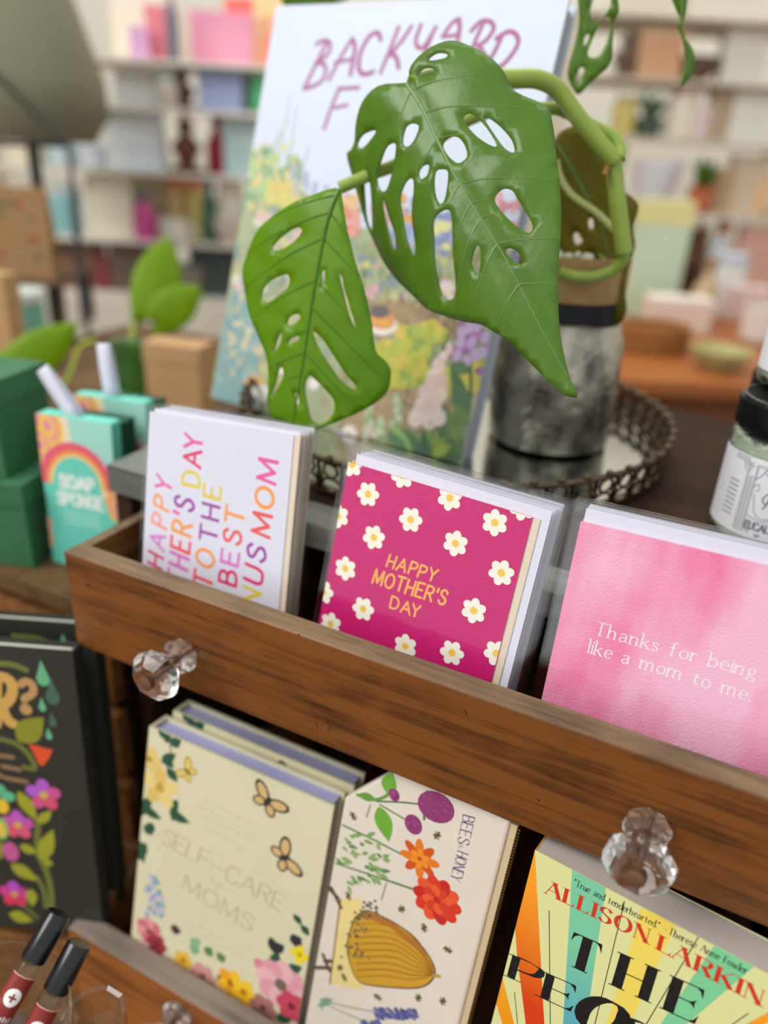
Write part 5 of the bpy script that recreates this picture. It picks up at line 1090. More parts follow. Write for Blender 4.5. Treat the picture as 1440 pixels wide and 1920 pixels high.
# soap sponge packets
AQ = mat('packet_aqua', (96, 206, 182), .5, c2=(124, 220, 200), scale=25); AQL = mat('packet_pale_aqua', (168, 224, 208), .5); PCREAM = mat('packet_cream', (246, 226, 196), .5)
RIB = mat('ribbon_white', (226, 226, 240), .5); DGR = mat('packet_inner_green', (18, 74, 52), .6)
def packet(fr, a0, a1, b0, b1, T, label, ang, full=True):
    t = thing('soap_sponge_packet', fr.matrix((a0 + a1) / 2, 0, b0), label, 'soap packet', 'soap sponge packets on the side stand'); o = fr
    w_ = (a1 - a0) / 2; h = b1 - b0
    m_ = MB(); m_.box(-w_, w_, 0, T, 0, h, AQ); m_.clip = (-w_ + 1e-5, w_ - 1e-5, 1e-5, h - 1e-5)
    I = lambda c: ink(c, .5)
    m_.poly([(-w_, h * .60), (w_, h * .50), (w_, h), (-w_, h)], PCREAM)
    m_.poly([(-w_ * .15, h), (w_, h), (w_, h * .74), (w_ * .4, h * .72), (-w_ * .1, h * .82)], AQL)
    for k, (q, s) in enumerate((((-.72, .93), 1.0), ((-.95, .80), .8), ((.98, .47), .7), ((-1., .22), .7))):
        for r, col in ((.42, (248, 196, 90)), (.30, (240, 156, 150)), (.2, (250, 200, 100)), (.1, (236, 140, 170))): m_.ellipse((q[0] * w_, q[1] * h), r * w_ * s, r * w_ * 1.5 * s, I(col), .2, 16)
    cx_, cy_ = -.05 * w_, h * .56
    for r, col in ((1.02, (236, 92, 128)), (.92, (240, 110, 104)), (.82, (246, 166, 96)), (.74, (250, 214, 140))): m_.poly([(cx_ + r * w_ * math.cos(a), cy_ + r * w_ * 1.15 * math.sin(a)) for a in [PI * i / 20 for i in range(21)]], I(col))
    m_.poly([(cx_ + .66 * w_ * math.cos(a), cy_ + .66 * w_ * 1.2 * math.sin(a)) for a in [PI * i / 20 for i in range(21)]] + [(-.9 * w_, h * .3), (-.9 * w_, 0), (.9 * w_, 0), (.8 * w_, h * .4)], AQ)
    text(m_, None, 'SOAP', (-w_ * .52, h * .545), (w_ * .40, h * .545), (-w_ * .52, h * .625), I((240, 246, 236)), .26, .26, track=.2)
    text(m_, None, 'SPONGE', (-w_ * .62, h * .43), (w_ * .62, h * .43), (-w_ * .62, h * .51), I((240, 246, 236)), .24, .24, track=.2)
    for k in range(3): m_.stroke([(-w_ * .5, h * (.38 - .035 * k)), (w_ * .5, h * (.38 - .035 * k))], h * .012, I((180, 232, 216)), False)
    m_.clip = None; m_.obj('packet_body', t, bevel=.0015)
    m_ = MB(); m_.box(-w_ * .9, w_ + .001, T + .0002, T + .02, h * .55, h - .004, DGR); m_.obj('packet_flap', t)
    m_ = MB(); P = []
    for i in range(25):
        u = i / 24; a = PI * u; P.append(Vector((0, T * .5 + .0035 * math.cos(a), 0)) + Vector((math.sin(ang), 0, math.cos(ang))) * .050 * math.sin(a) ** .7 + Vector((0, 0, h - .004)))
    vs = []; 
    for p in P: vs += [p + Vector((math.cos(ang), 0, -math.sin(ang))) * .0062, p - Vector((math.cos(ang), 0, -math.sin(ang))) * .0062]
    m_.add(vs, [(2 * i, 2 * i + 1, 2 * i + 3, 2 * i + 2) for i in range(24)], RIB, True)
    ro = m_.obj('ribbon_loop', t); sd = ro.modifiers.new('thickness', 'SOLIDIFY'); sd.thickness = .0008
    return t
pb_ = at_z(140, 1100, SZ); FK = Frame((pb_.x, pb_.y + .03, SZ), 14, 2, -1)
x0 = FK.uv((76, 860))[0]; x1 = FK.uv((212, 860))[0]; yt = FK.uv((140, 785))[1]
packet(FK, x0, x1, .001, yt, .016, 'front soap sponge packet with rainbow and cream and aqua print, white ribbon leaning left', -.62)
FK2 = Frame((pb_.x + .028, pb_.y + .085, SZ), 14, 2, 0)
x0 = FK2.uv((142, 800))[0]; x1 = FK2.uv((275, 800))[0]; yt = FK2.uv((210, 748))[1]
packet(FK2, x0, x1, .001, yt, .016, 'rear soap sponge packet half hidden behind the front one, white ribbon standing upright', -.10)
# green boxes
GBX = mat('green_card_box', (48, 100, 66), .55, c2=(66, 118, 80), scale=12)
def card_box(loc, rot, sx, sy, sz, m, label, cat='box', name='lidded_box', group=None, lid=None):
    t = thing(name, Matrix.Translation(loc) @ Matrix.Rotation(rot, 4, 'Z'), label, cat, group)
    m_ = MB(); m_.box(-sx / 2, sx / 2, -sy / 2, sy / 2, 0, sz * .72, m); m_.obj('box_body', t, bevel=.001)
    m_ = MB(); m_.box(-sx / 2 - .001, sx / 2 + .001, -sy / 2 - .001, sy / 2 + .001, sz * .7203, sz, lid or m); m_.obj('box_lid', t, bevel=.0012)
    return t
g0 = at_z(10, 1085, SZ); card_box(Vector((g0.x - .050, g0.y + .045, SZ + .0003)), .3, .10, .075, .082, GBX, 'lower green lidded box at the left edge, under the second green box', group='green boxes on the side stand')
card_box(Vector((g0.x - .060, g0.y + .050, SZ + .0826)), .24, .085, .07, .085, GBX, 'upper green lidded box at the left edge, topmost of its stack', group='green boxes on the side stand')
# propagation vase with heart leaves
LEAF_Y = leaf_mat('leaf_lime', (120, 160, 6), (146, 180, 10), .4, .5, (190, 220, 20)); GRG = mat('green_glass', (150, 206, 140), .04, trans=.9, ior=1.4, var=0)
def heart(M, L_, W_, m, mb_):
    n = 12; vs = []; fs = []
    for i in range(n + 1):
        t = i / n; wv = W_ * (math.sin(PI * min(1, t * .92 + .08)) ** .75) * (1 - .35 * t)
        for j in range(-4, 5):
            s = j / 4; z = L_ * (t - .22 * abs(s) * (1 - t) ** 3 * 1.6); vs.append(M @ Vector((wv * s, -.12 * W_ * (1 - s * s) + .18 * L_ * t * t, z)))
    for i in range(n):
        for j in range(8): a = i * 9 + j; fs.append((a, a + 1, a + 10, a + 9))
    mb_.add(vs, fs, m, True)
def leafM(p, tip, roll=0):
    """frame whose z runs from p to tip and whose y points away from the camera"""
    z = (tip - p).normalized(); y = (p - CAM).normalized(); y = (y - z * y.dot(z)).normalized(); x = y.cross(z)
    R = Matrix(((x.x, y.x, z.x), (x.y, y.y, z.y), (x.z, y.z, z.z))).to_4x4(); return Matrix.Translation(p) @ R @ Matrix.Rotation(roll, 4, 'Z')
pz = at_z(252, 752, SZ); PD = ray(252, 752).dot(FWD) and (pz - CAM).dot(FWD)
pv = thing('bud_vase', Vector((pz.x, pz.y, SZ)), 'small green glass bud vase behind the soap packets', 'vase')
m_ = MB(); k_ = PD / F_PX; m_.lathe([(0, .0005), (30 * k_, .0005), (34 * k_, .006), (34 * k_, 60 * k_), (28 * k_, 86 * k_), (36 * k_, 104 * k_), (38 * k_, 112 * k_), (33 * k_, 110 * k_), (25 * k_, 88 * k_), (30 * k_, 56 * k_), (30 * k_, .01), (0, .01)], GRG, 32, cap=False); m_.obj('glass_body', pv)
pl = thing('pothos_cutting', Vector((pz.x, pz.y, SZ + .012)), 'lime green heart leaf cutting standing in the green bud vase', 'plant')
S_ = lambda pts, d, r, par, nm='stem': (lambda s: (s.tube(smooth([at_depth(x, y, d) for x, y in pts], 6), r, mat('stem_lime', (166, 180, 60), .45), 8), local(s, par).obj(nm, par)))(MB())
S_([(252, 735), (246, 640), (262, 575), (275, 560)], PD, .0038, pl); S_([(262, 735), (292, 640), (300, 600), (305, 575)], PD + .01, .0030, pl)
for base, tip, wpx in (((282, 575), (318, 440), 52), ((298, 598), (376, 540), 44)):
    m_ = MB(); p = at_depth(*base, PD); q = at_depth(*tip, PD - .01); L_ = (q - p).length
    heart(leafM(p, q), L_, wpx * PD / F_PX, LEAF_Y, m_); o = local(m_, pl).obj('leaf', pl); o.modifiers.new('thickness', 'SOLIDIFY').thickness = .0008
# second plant at far left, in a dark pot
q0 = at_z(35, 790, SZ); QD = (q0 - CAM).dot(FWD)
dp = thing('dark_plant_pot', Vector((q0.x, q0.y, SZ)), 'small dark round pot at the left edge above the green boxes', 'plant pot')
m_ = MB(); kk = QD / F_PX; m_.lathe([(0, .0005), (40 * kk, .0005), (52 * kk, 30 * kk), (56 * kk, 62 * kk), (52 * kk, 62 * kk), (48 * kk, 40 * kk), (0, 38 * kk)], mat('dark_glaze', (44, 42, 44), .3), 28, cap=False); m_.obj('pot_body', dp)
p2 = thing('lime_leaf_plant', Vector((q0.x, q0.y, SZ + 40 * kk)), 'broad lime green leaves at the left edge, growing from the small dark pot', 'plant')
S_([(35, 765), (30, 720), (20, 700)], QD, .003, p2); S_([(45, 765), (120, 720), (150, 650), (178, 640)], QD + .01, .003, p2)
for base, tip, wpx in (((18, 705), (140, 610), 50), ((30, 700), (-70, 690), 46)):
    m_ = MB(); p = at_depth(*base, QD); q = at_depth(*tip, QD - .01); heart(leafM(p, q), (q - p).length, wpx * QD / F_PX, LEAF_Y, m_); o = local(m_, p2).obj('leaf', p2); o.modifiers.new('thickness', 'SOLIDIFY').thickness = .0008
# kraft board and boxes on the stand
KR = mat('kraft_board', (176, 136, 92), .7, c2=(196, 158, 114), scale=20); KRD = mat('kraft_dark', (142, 108, 70), .75, c2=(160, 124, 84), scale=30)
def px_box(px, base, z, w_, h, m, label, name='gift_box', cat='box', depthw=.6, rot=None, group=None, lid=None, bottom=None):
    p = at_z(px, base, z); d = (p - CAM).dot(FWD); k = d / F_PX
    return card_box(Vector((p.x, p.y, z + .0003)), math.radians(25) if rot is None else rot, w_ * k, w_ * k * depthw, h * k, m, label, cat, name, group, lid)
px_box(342, 770, SZ, 110, 130, KR, 'plain kraft box behind the green bud vase, beside the garden book', name='kraft_box', rot=.2, depthw=.5)
px_box(20, 706, SZ, 70, 190, KR, 'tall plain kraft box at the left edge, behind the lime leaf', name='kraft_box', rot=.1, depthw=.5)
# ------------------------------------------------------------------ shelves of the shop behind, all out of focus
def cm(c): return mat('shop_%d_%d_%d' % c, c, .5, var=.06, scale=25)
SHELFW = mat('shelf_cream', (238, 232, 218), .6); SHELFD = wood('shelf_dark', (58, 42, 32), (104, 80, 62), 'X', scale=.6)
os_dbg = False
LF, RF = 2.05, 2.35
def shelf_unit(name, s0, s1, f, zs, label, m, dp=.26, back=True):
    r = thing(name, bgM((s0 + s1) / 2, f, FLOOR), label, 'shelf'); 
    w_ = (s1 - s0) / 2
    for z in zs: b = MB(); b.box(-w_, w_, 0, dp, z - .009 - FLOOR, z - FLOOR, m); b.obj('shelf_board', r)
    for x in (-w_ - .02, w_): b = MB(); b.box(x, x + .02, 0, dp, .0005, max(zs) - FLOOR + .0, m); b.obj('upright', r)
    if back: b = MB(); b.box(-w_, w_, dp + .0002, dp + .012, .0005, max(zs) + .0 - FLOOR, m); b.obj('back_panel', r)
    return r
def zf(px, py, f): return at_f(px, py, f).z
LZS = [zf(280, 555, LF), zf(280, 452, LF), zf(280, 322, LF), zf(280, 200, LF), zf(280, 110, LF)]
sL = at_f(-60, 400, LF); sR = at_f(560, 400, LF)
s_of = lambda p: (Vector((p.x, p.y, 0)) - CAM0).dot(BGX)
shelf_unit('display_shelf', s_of(sL) - .05, s_of(sR) + .1, LF, LZS, 'tall cream open display shelf with many small goods, far left of the shop', SHELFW, .34, False)
RZS = [zf(1300, 560, RF), zf(1300, 398, RF), zf(1300, 262, RF), zf(1300, 150, RF), zf(1300, 30, RF)]
shelf_unit('gift_shelf', s_of(at_f(1040, 400, RF)), s_of(at_f(1620, 400, RF)), RF, RZS, 'wide cream gift shelf behind the orange brown table on the right', mat('shelf_sand', (206, 194, 174), .6), .34, False)
def spot(px, base, f, zs):
    p = at_f(px, base, f); z = min(zs, key=lambda q: abs(q - p.z)); return s_of(p), z, ((p - CAM).dot(FWD)) / F_PX, p.z - z
def bt(name, s, f, z, parts, label, cat, group=None, rot=0):
    t = thing(name, bgM(s, f, z, rot), label, cat, group)
    for nm, fn in parts:
        m_ = MB(); fn(m_); m_.obj(nm, t)
    return t
def item(kind, px, base, w_, h, c, label, f=LF, zs=LZS, c2=None, off=.07, group=None):
    s, z, k, dz = spot(px, base, f, zs); W_ = w_ * k / 2; H_ = max(.02, h * k + dz); C_ = cm(c); D_ = cm(c2) if c2 else C_
    f = f + off; z += .0004
    nx = [q for q in zs if q > z + .01]
    if nx: H_ = min(H_, min(nx) - z - .012)
    if os_dbg: print('ITEM', kind, px, base, round(W_, 3), round(H_, 3), round(dz, 3))
    if kind == 'box':
        return bt('gift_box', s, f, z, [('box_body', lambda m: m.box(-W_, W_, -W_ * .5, W_ * .5, 0, H_ * .8, C_)), ('box_lid', lambda m: m.box(-W_ * 1.02, W_ * 1.02, -W_ * .52, W_ * .52, H_ * .8002, H_, D_))], label, 'box', group)
    if kind == 'bottle':
        return bt('bottle', s, f, z, [('bottle_body', lambda m: m.lathe([(0, 0), (W_ * .95, 0), (W_, H_ * .03), (W_, H_ * .55), (W_ * .45, H_ * .72), (W_ * .4, H_ * .84), (0, H_ * .84)], C_, 24, cap=False)), ('bottle_cap', lambda m: m.lathe([(0, H_ * .8402), (W_ * .5, H_ * .8402), (W_ * .5, H_), (0, H_)], D_, 20, cap=False))], label, 'bottle', group)
    if kind == 'jar':
        return bt('jar', s, f, z, [('jar_body', lambda m: m.lathe([(0, 0), (W_ * .92, 0), (W_, H_ * .06), (W_, H_ * .74), (W_ * .85, H_ * .82), (0, H_ * .82)], C_, 28, cap=False)), ('jar_lid', lambda m: m.lathe([(0, H_ * .8202), (W_ * .9, H_ * .8202), (W_ * .9, H_ * .98), (W_ * .8, H_), (0, H_)], D_, 28, cap=False))], label, 'jar', group)
    if kind == 'mug':
        def handle(m): m.tube([(W_ * 1.0 + W_ * .55 * math.sin(PI * i / 10), 0, H_ * (.25 + .5 * i / 10)) for i in range(11)], W_ * .13, D_, 8)
        return bt('mug', s, f, z, [('mug_body', lambda m: m.lathe([(0, 0), (W_ * .85, 0), (W_, H_ * .1), (W_, H_), (W_ * .9, H_), (W_ * .88, H_ * .12), (0, H_ * .1)], C_, 28, cap=False)), ('handle', handle)], label, 'mug', group)
    if kind == 'bowl':
        return bt('bowl', s, f, z, [('bowl_body', lambda m: m.lathe([(0, 0), (W_ * .45, 0), (W_ * .5, H_ * .08), (W_ * .85, H_ * .5), (W_, H_), (W_ * .93, H_), (W_ * .78, H_ * .5), (0, H_ * .14)], C_, 32, cap=False)), ('foot_ring', lambda m: m.lathe([(W_ * .46, -.0001), (W_ * .52, -.0001), (W_ * .52, H_ * .07), (W_ * .46, H_ * .07)], D_, 24, cap=False))], label, 'bowl', group)
    if kind == 'pot':
        def lv(m):
            for i in range(16):
                a = 2.4 * i; r = W_ * (.5 + .9 * (i % 4) / 4); p = Vector((0, 0, H_ * .45)); q = Vector((r * 1.3 * math.cos(a), r * .8 * math.sin(a), H_ * (.7 + .3 * ((i * 7) % 5) / 5)))
                M = leafM(p, q); M = Matrix.Translation(p) @ (q - p).to_track_quat('Z', 'Y').to_matrix().to_4x4(); heart(M, (q - p).length, W_ * .38, C_, m)
        return bt('potted_plant', s, f, z, [('foliage', lv), ('pot', lambda m: m.lathe([(0, 0), (W_ * .55, 0), (W_ * .7, H_ * .45), (W_ * .62, H_ * .45), (W_ * .5, H_ * .4), (0, H_ * .4)], D_, 24, cap=False))], label, 'plant', group)
    if kind == 'cloth':
        def fold(m):
            n = 5
            for i in range(n): m.box(-W_ * (1 - .02 * i), W_ * (1 - .03 * i), -W_ * .45, W_ * .45, H_ * i / n + .0002, H_ * (i + 1) / n, C_)
        t = bt('folded_cloth', s, f, z, [('cloth', fold)], label, 'cloth', group); 
        for o in [q for q in COL.objects if q.parent == t]: b = o.modifiers.new('bevel', 'BEVEL'); b.width = H_ * .05; b.segments = 3
        return t
    if kind == 'print':
        return bt('art_print', s, f, z, [('frame', lambda m: (m.box(-W_, W_, 0, .012, 0, H_ * .04, D_), m.box(-W_, W_, 0, .012, H_ * .96, H_, D_), m.box(-W_, -W_ * .94, 0, .012, H_ * .0401, H_ * .9599, D_), m.box(W_ * .94, W_, 0, .012, H_ * .0401, H_ * .9599, D_))), ('picture', lambda m: m.box(-W_ * .939, W_ * .939, .002, .010, H_ * .0402, H_ * .9598, C_))], label, 'picture', group)
    if kind == 'figure':
        return bt('carved_ornament', s, f, z, [('ornament_body', lambda m: m.lathe([(0, 0), (W_ * .9, 0), (W_, H_ * .06), (W_ * .5, H_ * .14), (W_ * .62, H_ * .3), (W_ * .9, H_ * .42), (W_ * .6, H_ * .58), (W_ * .3, H_ * .66), (W_ * .5, H_ * .78), (W_ * .45, H_ * .9), (0, H_ * .95)], C_, 20, cap=False)), ('ornament_crown', lambda m: m.lathe([(0, H_ * .94), (W_ * .3, H_ * .95), (W_ * .2, H_), (0, H_)], D_, 16, cap=False))], label, 'ornament', group)
L = lambda *a, **k: item(*a, **k)
# left shelf, row by row (top to bottom)
L('print', 232, 112, 150, 150, (232, 222, 204), 'large cream picture panel on the top row of the left shelf', c2=(214, 206, 190), off=.2)
L('box', 284, 110, 46, 92, (240, 140, 150), 'narrow coral pink box on the top row of the left shelf', off=.08)
L('box', 256, 112, 34, 56, (232, 176, 220), 'small lilac box left of the coral pink box on the top row', off=.04)
L('bottle', 318, 108, 24, 130, (110, 116, 124), 'slim grey bottle between the pink boxes on the top row of the left shelf', c2=(60, 62, 68), off=.04)
L('box', 395, 106, 120, 84, (236, 160, 186), 'wide pink gift box on the top row of the left shelf', off=.16)
L('box', 420, 106, 62, 118, (244, 126, 116), 'tall coral box behind the wide pink gift box on the top row', off=.24, c2=(246, 120, 108))
L('box', 488, 104, 66, 118, (240, 216, 160), 'cream yellow box right of the coral box on the top row of the left shelf', off=.18)
L('bottle', 496, 104, 30, 66, (238, 148, 124), 'small salmon bottle beside the big garden book on the top row', off=.05)
# second row
L('cloth', 245, 200, 86, 60, (206, 206, 204), 'pale grey folded cloth stack on the second row of the left shelf')
L('figure', 330, 198, 56, 92, (108, 78, 72), 'dark brown carved ornament on the second row of the left shelf', c2=(84, 84, 90))
L('jar', 310, 200, 40, 56, (206, 196, 178), 'small beige jar left of the carved brown ornament', off=.03, c2=(150, 160, 160))
L('box', 406, 196, 84, 70, (160, 170, 206), 'lavender blue box on the second row of the left shelf')
L('jar', 480, 196, 38, 56, (96, 190, 128), 'bright green jar by the edge of the garden book on the second row', c2=(150, 210, 160))
L('box', 452, 196, 60, 80, (196, 206, 216), 'pale blue box behind the bright green jar', off=.18)
# third row
L('cloth', 245, 322, 110, 118, (232, 238, 242), 'tall stack of bright white folded cloths on the third row of the left shelf')
L('figure', 338, 318, 64, 110, (118, 72, 56), 'reddish brown carved ornament on the third row of the left shelf', c2=(150, 90, 50))
L('bottle', 398, 318, 42, 112, (140, 22, 42), 'deep red bottle on the third row of the left shelf', c2=(150, 30, 50))
L('box', 446, 316, 66, 90, (188, 212, 212), 'pale aqua box right of the deep red bottle')
L('mug', 102, 330, 54, 54, (196, 214, 220), 'pale blue mug on the third row, near the black wire stand')
L('mug', 160, 328, 46, 50, (216, 222, 230), 'white mug on the third row beside the white cloth stack')
L('jar', 35, 332, 76, 66, (236, 226, 200), 'wide cream jar at the far left of the third row', c2=(226, 218, 196))
# fourth row
L('box', 205, 452, 76, 120, (236, 230, 206), 'ivory box on the fourth row, left of the pink bottle')
L('box', 268, 450, 90, 120, (238, 228, 200), 'wider ivory box standing behind the pink bottle', off=.18)
L('bottle', 266, 452, 42, 84, (220, 92, 160), 'bright pink bottle with a dark cap on the fourth row', off=.04, c2=(96, 116, 118))
L('jar', 318, 450, 40, 122, (228, 196, 130), 'tall honey coloured jar on the fourth row of the left shelf', off=.1, c2=(240, 150, 110))
L('jar', 358, 448, 34, 110, (214, 200, 120), 'yellow jar with a coral lid on the fourth row', c2=(236, 140, 104))
L('bottle', 385, 448, 36, 140, (70, 116, 94), 'dark green bottle on the fourth row of the left shelf', c2=(40, 60, 56))
L('jar', 424, 446, 50, 140, (232, 226, 208), 'tall cream canister right of the dark green bottle')
L('mug', 322, 452, 56, 38, (236, 230, 214), 'low cream mug in front of the honey jar', off=.03)
L('bowl', 425, 448, 56, 36, (226, 216, 200), 'small cream bowl in front of the tall canister', off=.02)
L('jar', 112, 455, 58, 96, (140, 190, 192), 'teal blue jar on the fourth row behind the wire stand', c2=(206, 222, 224))
L('bottle', 160, 454, 40, 110, (226, 220, 204), 'ivory bottle on the fourth row right of the teal jar')
# fifth row
L('box', 135, 555, 66, 96, (130, 96, 72), 'brown box on the fifth row of the left shelf')
L('bottle', 182, 555, 34, 120, (146, 66, 70), 'dull red bottle on the fifth row of the left shelf', c2=(130, 54, 60))
L('box', 235, 555, 70, 90, (110, 92, 80), 'taupe box on the fifth row of the left shelf')
L('box', 292, 555, 56, 96, (96, 88, 84), 'dark taupe box on the fifth row behind the lime leaf')
L('box', 400, 552, 96, 104, (72, 82, 78), 'dark grey green box on the fifth row beside the garden book')
L('bowl', 350, 553, 60, 50, (150, 146, 134), 'grey bowl on the fifth row of the left shelf', off=.04)
# low chest below the left shelf rows is hidden; a wire house stand in front
WS = bgM(0, 0, 0)
wire = thing('wire_house_stand', Vector(at_z(75, 640, SZ)), 'black wire house shaped stand on the left, in front of the cream shelf', 'stand')
WD = (at_z(75, 640, SZ) - CAM).dot(FWD)
BLK = mat('black_wire', (30, 30, 32), .4, metal=.5)
dpv = Vector((BGF.x, BGF.y, 0)) * .14
A = lambda x, y: at_depth(x, y, WD)
segs = [((-60, 90), (128, 272)), ((128, 272), (168, 640)), ((-60, 90), (-200, 300)), ((128, 272), (-40, 268)), ((-40, 268), (-200, 300)), ((-200, 300), (-180, 640)), ((-180, 640), (168, 640)), ((0, 640), (168, 640)), ((-190, 470), (150, 470))]
for (p, q) in segs[:]:
    m_ = MB(); m_.tube([A(*p), A(*q)], .0042, BLK, 8); local(m_, wire).obj('wire_bar', wire)
for (p, q) in (((-50, 120), (72, 276)), ((72, 276), (100, 640)), ((72, 276), (128, 272))):
    m_ = MB(); m_.tube([A(*p) + dpv, A(*q) + (dpv if q != (128, 272) else Vector())], .0036, BLK, 8); local(m_, wire).obj('wire_bar', wire)
pl_ = A(40, 520)
SH_ = thing('wire_shelf_board', Matrix.Translation(pl_) @ Matrix.Rotation(math.atan2(BGX.y, BGX.x), 4, 'Z'), 'thin dark shelf board inside the black wire stand', 'shelf')
b = MB(); b.box(-.12, .075, -.03, .16, -.008, 0, SHELFD); b.obj('board', SH_); 
for x_ in (-.115, .06):
    for y_ in (0, .14): b = MB(); b.box(x_, x_ + .01, y_, y_ + .01, SZ - pl_.z + .0003, -.0082, SHELFD); b.obj('leg', SH_)
kd = WD / F_PX
kb = thing('kraft_gift_bag', Matrix.Translation(pl_ + BGX * (.005) + Vector((0, 0, .0003))) @ Matrix.Rotation(math.atan2(BGX.y, BGX.x), 4, 'Z'), 'brown kraft gift bag with red and green print on the wire stand at left', 'bag')
m_ = MB(); hw = 55 * kd; hh = 155 * kd
m_.add([(-hw, 0, 0), (hw, 0, 0), (hw, .05, 0), (-hw, .05, 0), (-hw, .018, hh), (hw * .9, .018, hh), (hw * .9, .032, hh), (-hw, .032, hh)], [(0, 1, 5, 4), (1, 2, 6, 5), (2, 3, 7, 6), (3, 0, 4, 7), (4, 5, 6, 7), (3, 2, 1, 0)], KRD)
for i in range(16):
    a = random.uniform(-.8, .7) * hw; t = random.uniform(.1, .9); yy = .018 * t - .0006; r = random.uniform(5, 11) * kd
    m_.map = lambda a_, b_, l, yy=yy: (a_, .018 * (b_ / hh) - .0004 - l, b_)
    m_.ellipse((a, t * hh), r, r * .5, cm(random.choice([(150, 62, 40), (84, 96, 60), (160, 84, 50)])), random.random() * 3)
m_.obj('bag_body', kb)
m_ = MB(); m_.tube([(-hw * .4 + hw * .8 * i / 12, .016, hh + .03 * math.sin(PI * i / 12) - .006) for i in range(13)], .0016, KR, 6); m_.obj('handle', kb)
tn = thing('teal_tin', Vector(at_z(50, 655, SZ)), 'teal tin with pale lid standing under the wire stand at left', 'tin'); d_ = (at_z(50, 655, SZ) - CAM).dot(FWD) / F_PX
m_ = MB(); m_.lathe([(0, .0004), (40 * d_, .0004), (40 * d_, 90 * d_), (0, 90 * d_)], cm((120, 180, 160)), 28, cap=False); m_.obj('tin_body', tn); m_ = MB(); m_.lathe([(0, 90.3 * d_), (42 * d_, 90.3 * d_), (42 * d_, 108 * d_), (0, 108 * d_)], cm((206, 212, 206)), 28, cap=False); m_.obj('tin_lid', tn)
# large olive grey lamp shade, upper left
lp = at_f(40, 118, 1.75); ls = s_of(lp)
lamp = thing('floor_lamp', bgM(ls, 1.75, FLOOR), 'tall floor lamp with a big olive grey fabric shade, upper left', 'lamp')
kl = (lp - CAM).dot(FWD) / F_PX; zt = lp.z - FLOOR
m_ = MB(); OLG = mat('olive_linen', (116, 114, 92), .85, var=.04, scale=60, c2=(126, 124, 100))
m_.lathe([(60 * kl, zt + 190 * kl), (105 * kl, zt + 110 * kl), (146 * kl, zt - 20 * kl), (150 * kl, zt - 80 * kl), (120 * kl, zt - 130 * kl), (118 * kl, zt - 130 * kl), (147 * kl, zt - 80 * kl), (143 * kl, zt - 20 * kl), (102 * kl, zt + 110 * kl), (58 * kl, zt + 190 * kl)], OLG, 48, cap=False); m_.obj('lamp_shade', lamp)
m_ = MB(); m_.lathe([(0, 0), (.13, 0), (.13, .015), (.012, .03), (.012, zt + 150 * kl), (0, zt + 150 * kl)], BLK, 24, cap=False); m_.obj('lamp_stand', lamp)

# right: orange brown table
TZ = -.10; TRX = .435
tp = at_z(1290, 716, TZ); ts = s_of(tp); tf = (Vector((tp.x, tp.y, 0)) - CAM0).dot(BGF)
ORW = wood('orange_wood', (122, 62, 20), (168, 98, 42), 'X', scale=.5, rough=.4); ORD = wood('orange_wood_dark', (104, 52, 16), (146, 80, 30), 'X', scale=.5)
tb_ = thing('shop_table', bgM(ts, tf, FLOOR), 'orange brown wooden shop table behind the cabinet on the right', 'table')
m_ = MB(); m_.box(-.30, .75, 0, .66, TZ - .03 - FLOOR, TZ - FLOOR, ORW); m_.obj('tabletop', tb_, bevel=.004)
m_ = MB(); m_.box(-.27, .72, .03, .63, TZ - .13 - FLOOR, TZ - .0302 - FLOOR, ORD); m_.obj('apron', tb_)
for x in (-.27, .66):
    for y in (.03, .57): m_ = MB(); m_.box(x, x + .06, y, y + .06, .0005, TZ - .1302 - FLOOR, ORD); m_.obj('leg', tb_)
TT = [TZ]
def R(kind, px, base, w_, h, c, label, **k): return item(kind, px, base, w_, h, c, label, RF, RZS, **k)
def T(kind, px, base, w_, h, c, label, **k):
    p = at_z(px, base, TZ); f = (Vector((p.x, p.y, 0)) - CAM0).dot(BGF); return item(kind, px, base, w_, h, c, label, f, TT, off=0, **k)
T('box', 1208, 590, 92, 200, (196, 216, 186), 'mint green box with a pale yellow lid standing on the shop table', c2=(220, 214, 150))
T('box', 1262, 618, 110, 60, (226, 206, 188), 'low cream parcel box beside the mint box on the shop table', c2=(236, 222, 212))
T('bowl', 1345, 690, 110, 36, (176, 172, 118), 'shallow pale olive bowl near the front of the shop table')
bk = at_z(1215, 655, TZ); bf = (Vector((bk.x, bk.y, 0)) - CAM0).dot(BGF)
def weave(m):
    for j in range(5):
        m.tube([(.075 * math.cos(2 * PI * i / 28), .05 * math.sin(2 * PI * i / 28), .006 + .011 * j) for i in range(28)], .0062, mat('wicker', (156, 104, 54), .7, var=.2, scale=120), 6, True)
    m.lathe([(0, 0), (.072, 0), (.072, .004), (0, .004)], mat('wicker', (156, 104, 54)), 28, M=Matrix.Scale(.67, 4, (0, 1, 0)), cap=False)
bt('wicker_basket', s_of(bk), bf, TZ + .0004, [('basket_body', weave)], 'low oval wicker basket at the front left of the shop table', 'basket')
T('cloth', 1392, 600, 80, 62, (226, 204, 196), 'pale pink folded cloth pile on the right of the shop table')
T('bottle', 1308, 610, 44, 120, (190, 164, 128), 'tan bottle in the middle of the shop table', c2=(150, 120, 90))
T('jar', 1350, 590, 60, 110, (208, 206, 200), 'off white jar behind the tan bottle on the shop table', c2=(190, 196, 206))
T('mug', 1420, 640, 70, 66, (222, 212, 204), 'pale cream mug at the right edge of the shop table')
T('figure', 1283, 575, 40, 150, (84, 50, 28), 'dark brown carved ornament between mint box and tan bottle on the shop table', c2=(70, 40, 24))
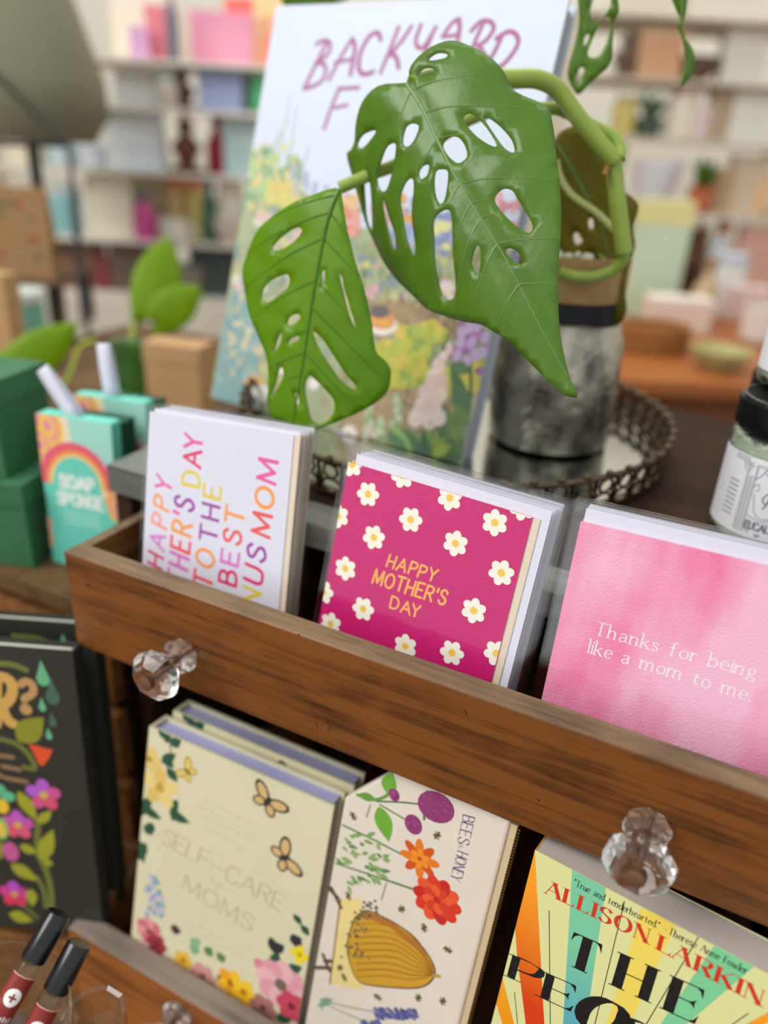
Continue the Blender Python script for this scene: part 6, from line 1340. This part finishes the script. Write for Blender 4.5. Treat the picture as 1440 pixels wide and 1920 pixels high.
# right shelf, row by row (top to bottom)
R('box', 1215, 30, 120, 90, (214, 204, 186), 'beige box on the top row of the right shelf', off=.1)
R('box', 1370, 30, 130, 80, (220, 214, 200), 'wide ivory box at the right of the top row of the right shelf', off=.1)
R('box', 1240, 148, 84, 84, (206, 160, 122), 'peach coloured box on the second row of the right shelf', c2=(214, 176, 140))
R('bowl', 1316, 150, 90, 40, (104, 80, 66), 'dark brown bowl right of the peach box')
R('figure', 1180, 148, 60, 80, (120, 100, 84), 'brown carved ornament left of the peach box')
R('box', 1400, 150, 80, 100, (216, 212, 200), 'ivory box at the right end of the second row of the right shelf')
R('jar', 1285, 256, 56, 92, (226, 218, 198), 'cream jar with rosy lid on the third row of the right shelf', c2=(226, 200, 192))
R('mug', 1318, 262, 50, 62, (224, 206, 206), 'pale pink mug right of the cream jar')
R('pot', 1225, 260, 80, 76, (96, 122, 96), 'dusty green potted plant on the third row of the right shelf', c2=(70, 84, 70))
R('jar', 1176, 258, 44, 70, (206, 190, 110), 'mustard yellow jar on the third row near the leaf stem', c2=(190, 176, 120))
R('box', 1365, 258, 60, 90, (178, 156, 130), 'tan box on the third row right of the pink mug')
R('box', 1410, 258, 70, 130, (222, 222, 210), 'tall ivory box at the right end of the third row')
R('bowl', 1190, 330, 80, 50, (216, 140, 110), 'salmon pot shaped bowl low on the right shelf', zs=None) if False else None
R('bowl', 1232, 396, 90, 84, (222, 222, 226), 'big white bowl on the fourth row of the right shelf')
R('bowl', 1168, 394, 60, 110, (214, 144, 112), 'tall salmon bowl left of the big white bowl', off=.24)
R('pot', 1312, 400, 70, 96, (74, 112, 24), 'leafy green plant in a terracotta pot on the fourth row', c2=(190, 104, 66), off=.02)
R('box', 1345, 398, 66, 74, (190, 158, 124), 'kraft box right of the leafy plant on the fourth row')
R('box', 1400, 398, 60, 96, (206, 188, 162), 'pale kraft box at the right of the fourth row')
R('bottle', 1434, 398, 36, 100, (232, 184, 130), 'peach bottle at the far right of the fourth row')
R('bottle', 1346, 556, 50, 130, (212, 212, 218), 'white bottle on the fifth row behind the shop table', c2=(190, 120, 84))
R('cloth', 1420, 556, 90, 120, (224, 176, 160), 'rosy folded cloth pile on the fifth row at right')
R('box', 1280, 558, 70, 120, (110, 84, 60), 'brown box on the fifth row behind the mint box')
R('jar', 1195, 556, 60, 140, (110, 142, 100), 'sage green jar on the fifth row, just right of the brownish leaf', c2=(100, 130, 92))
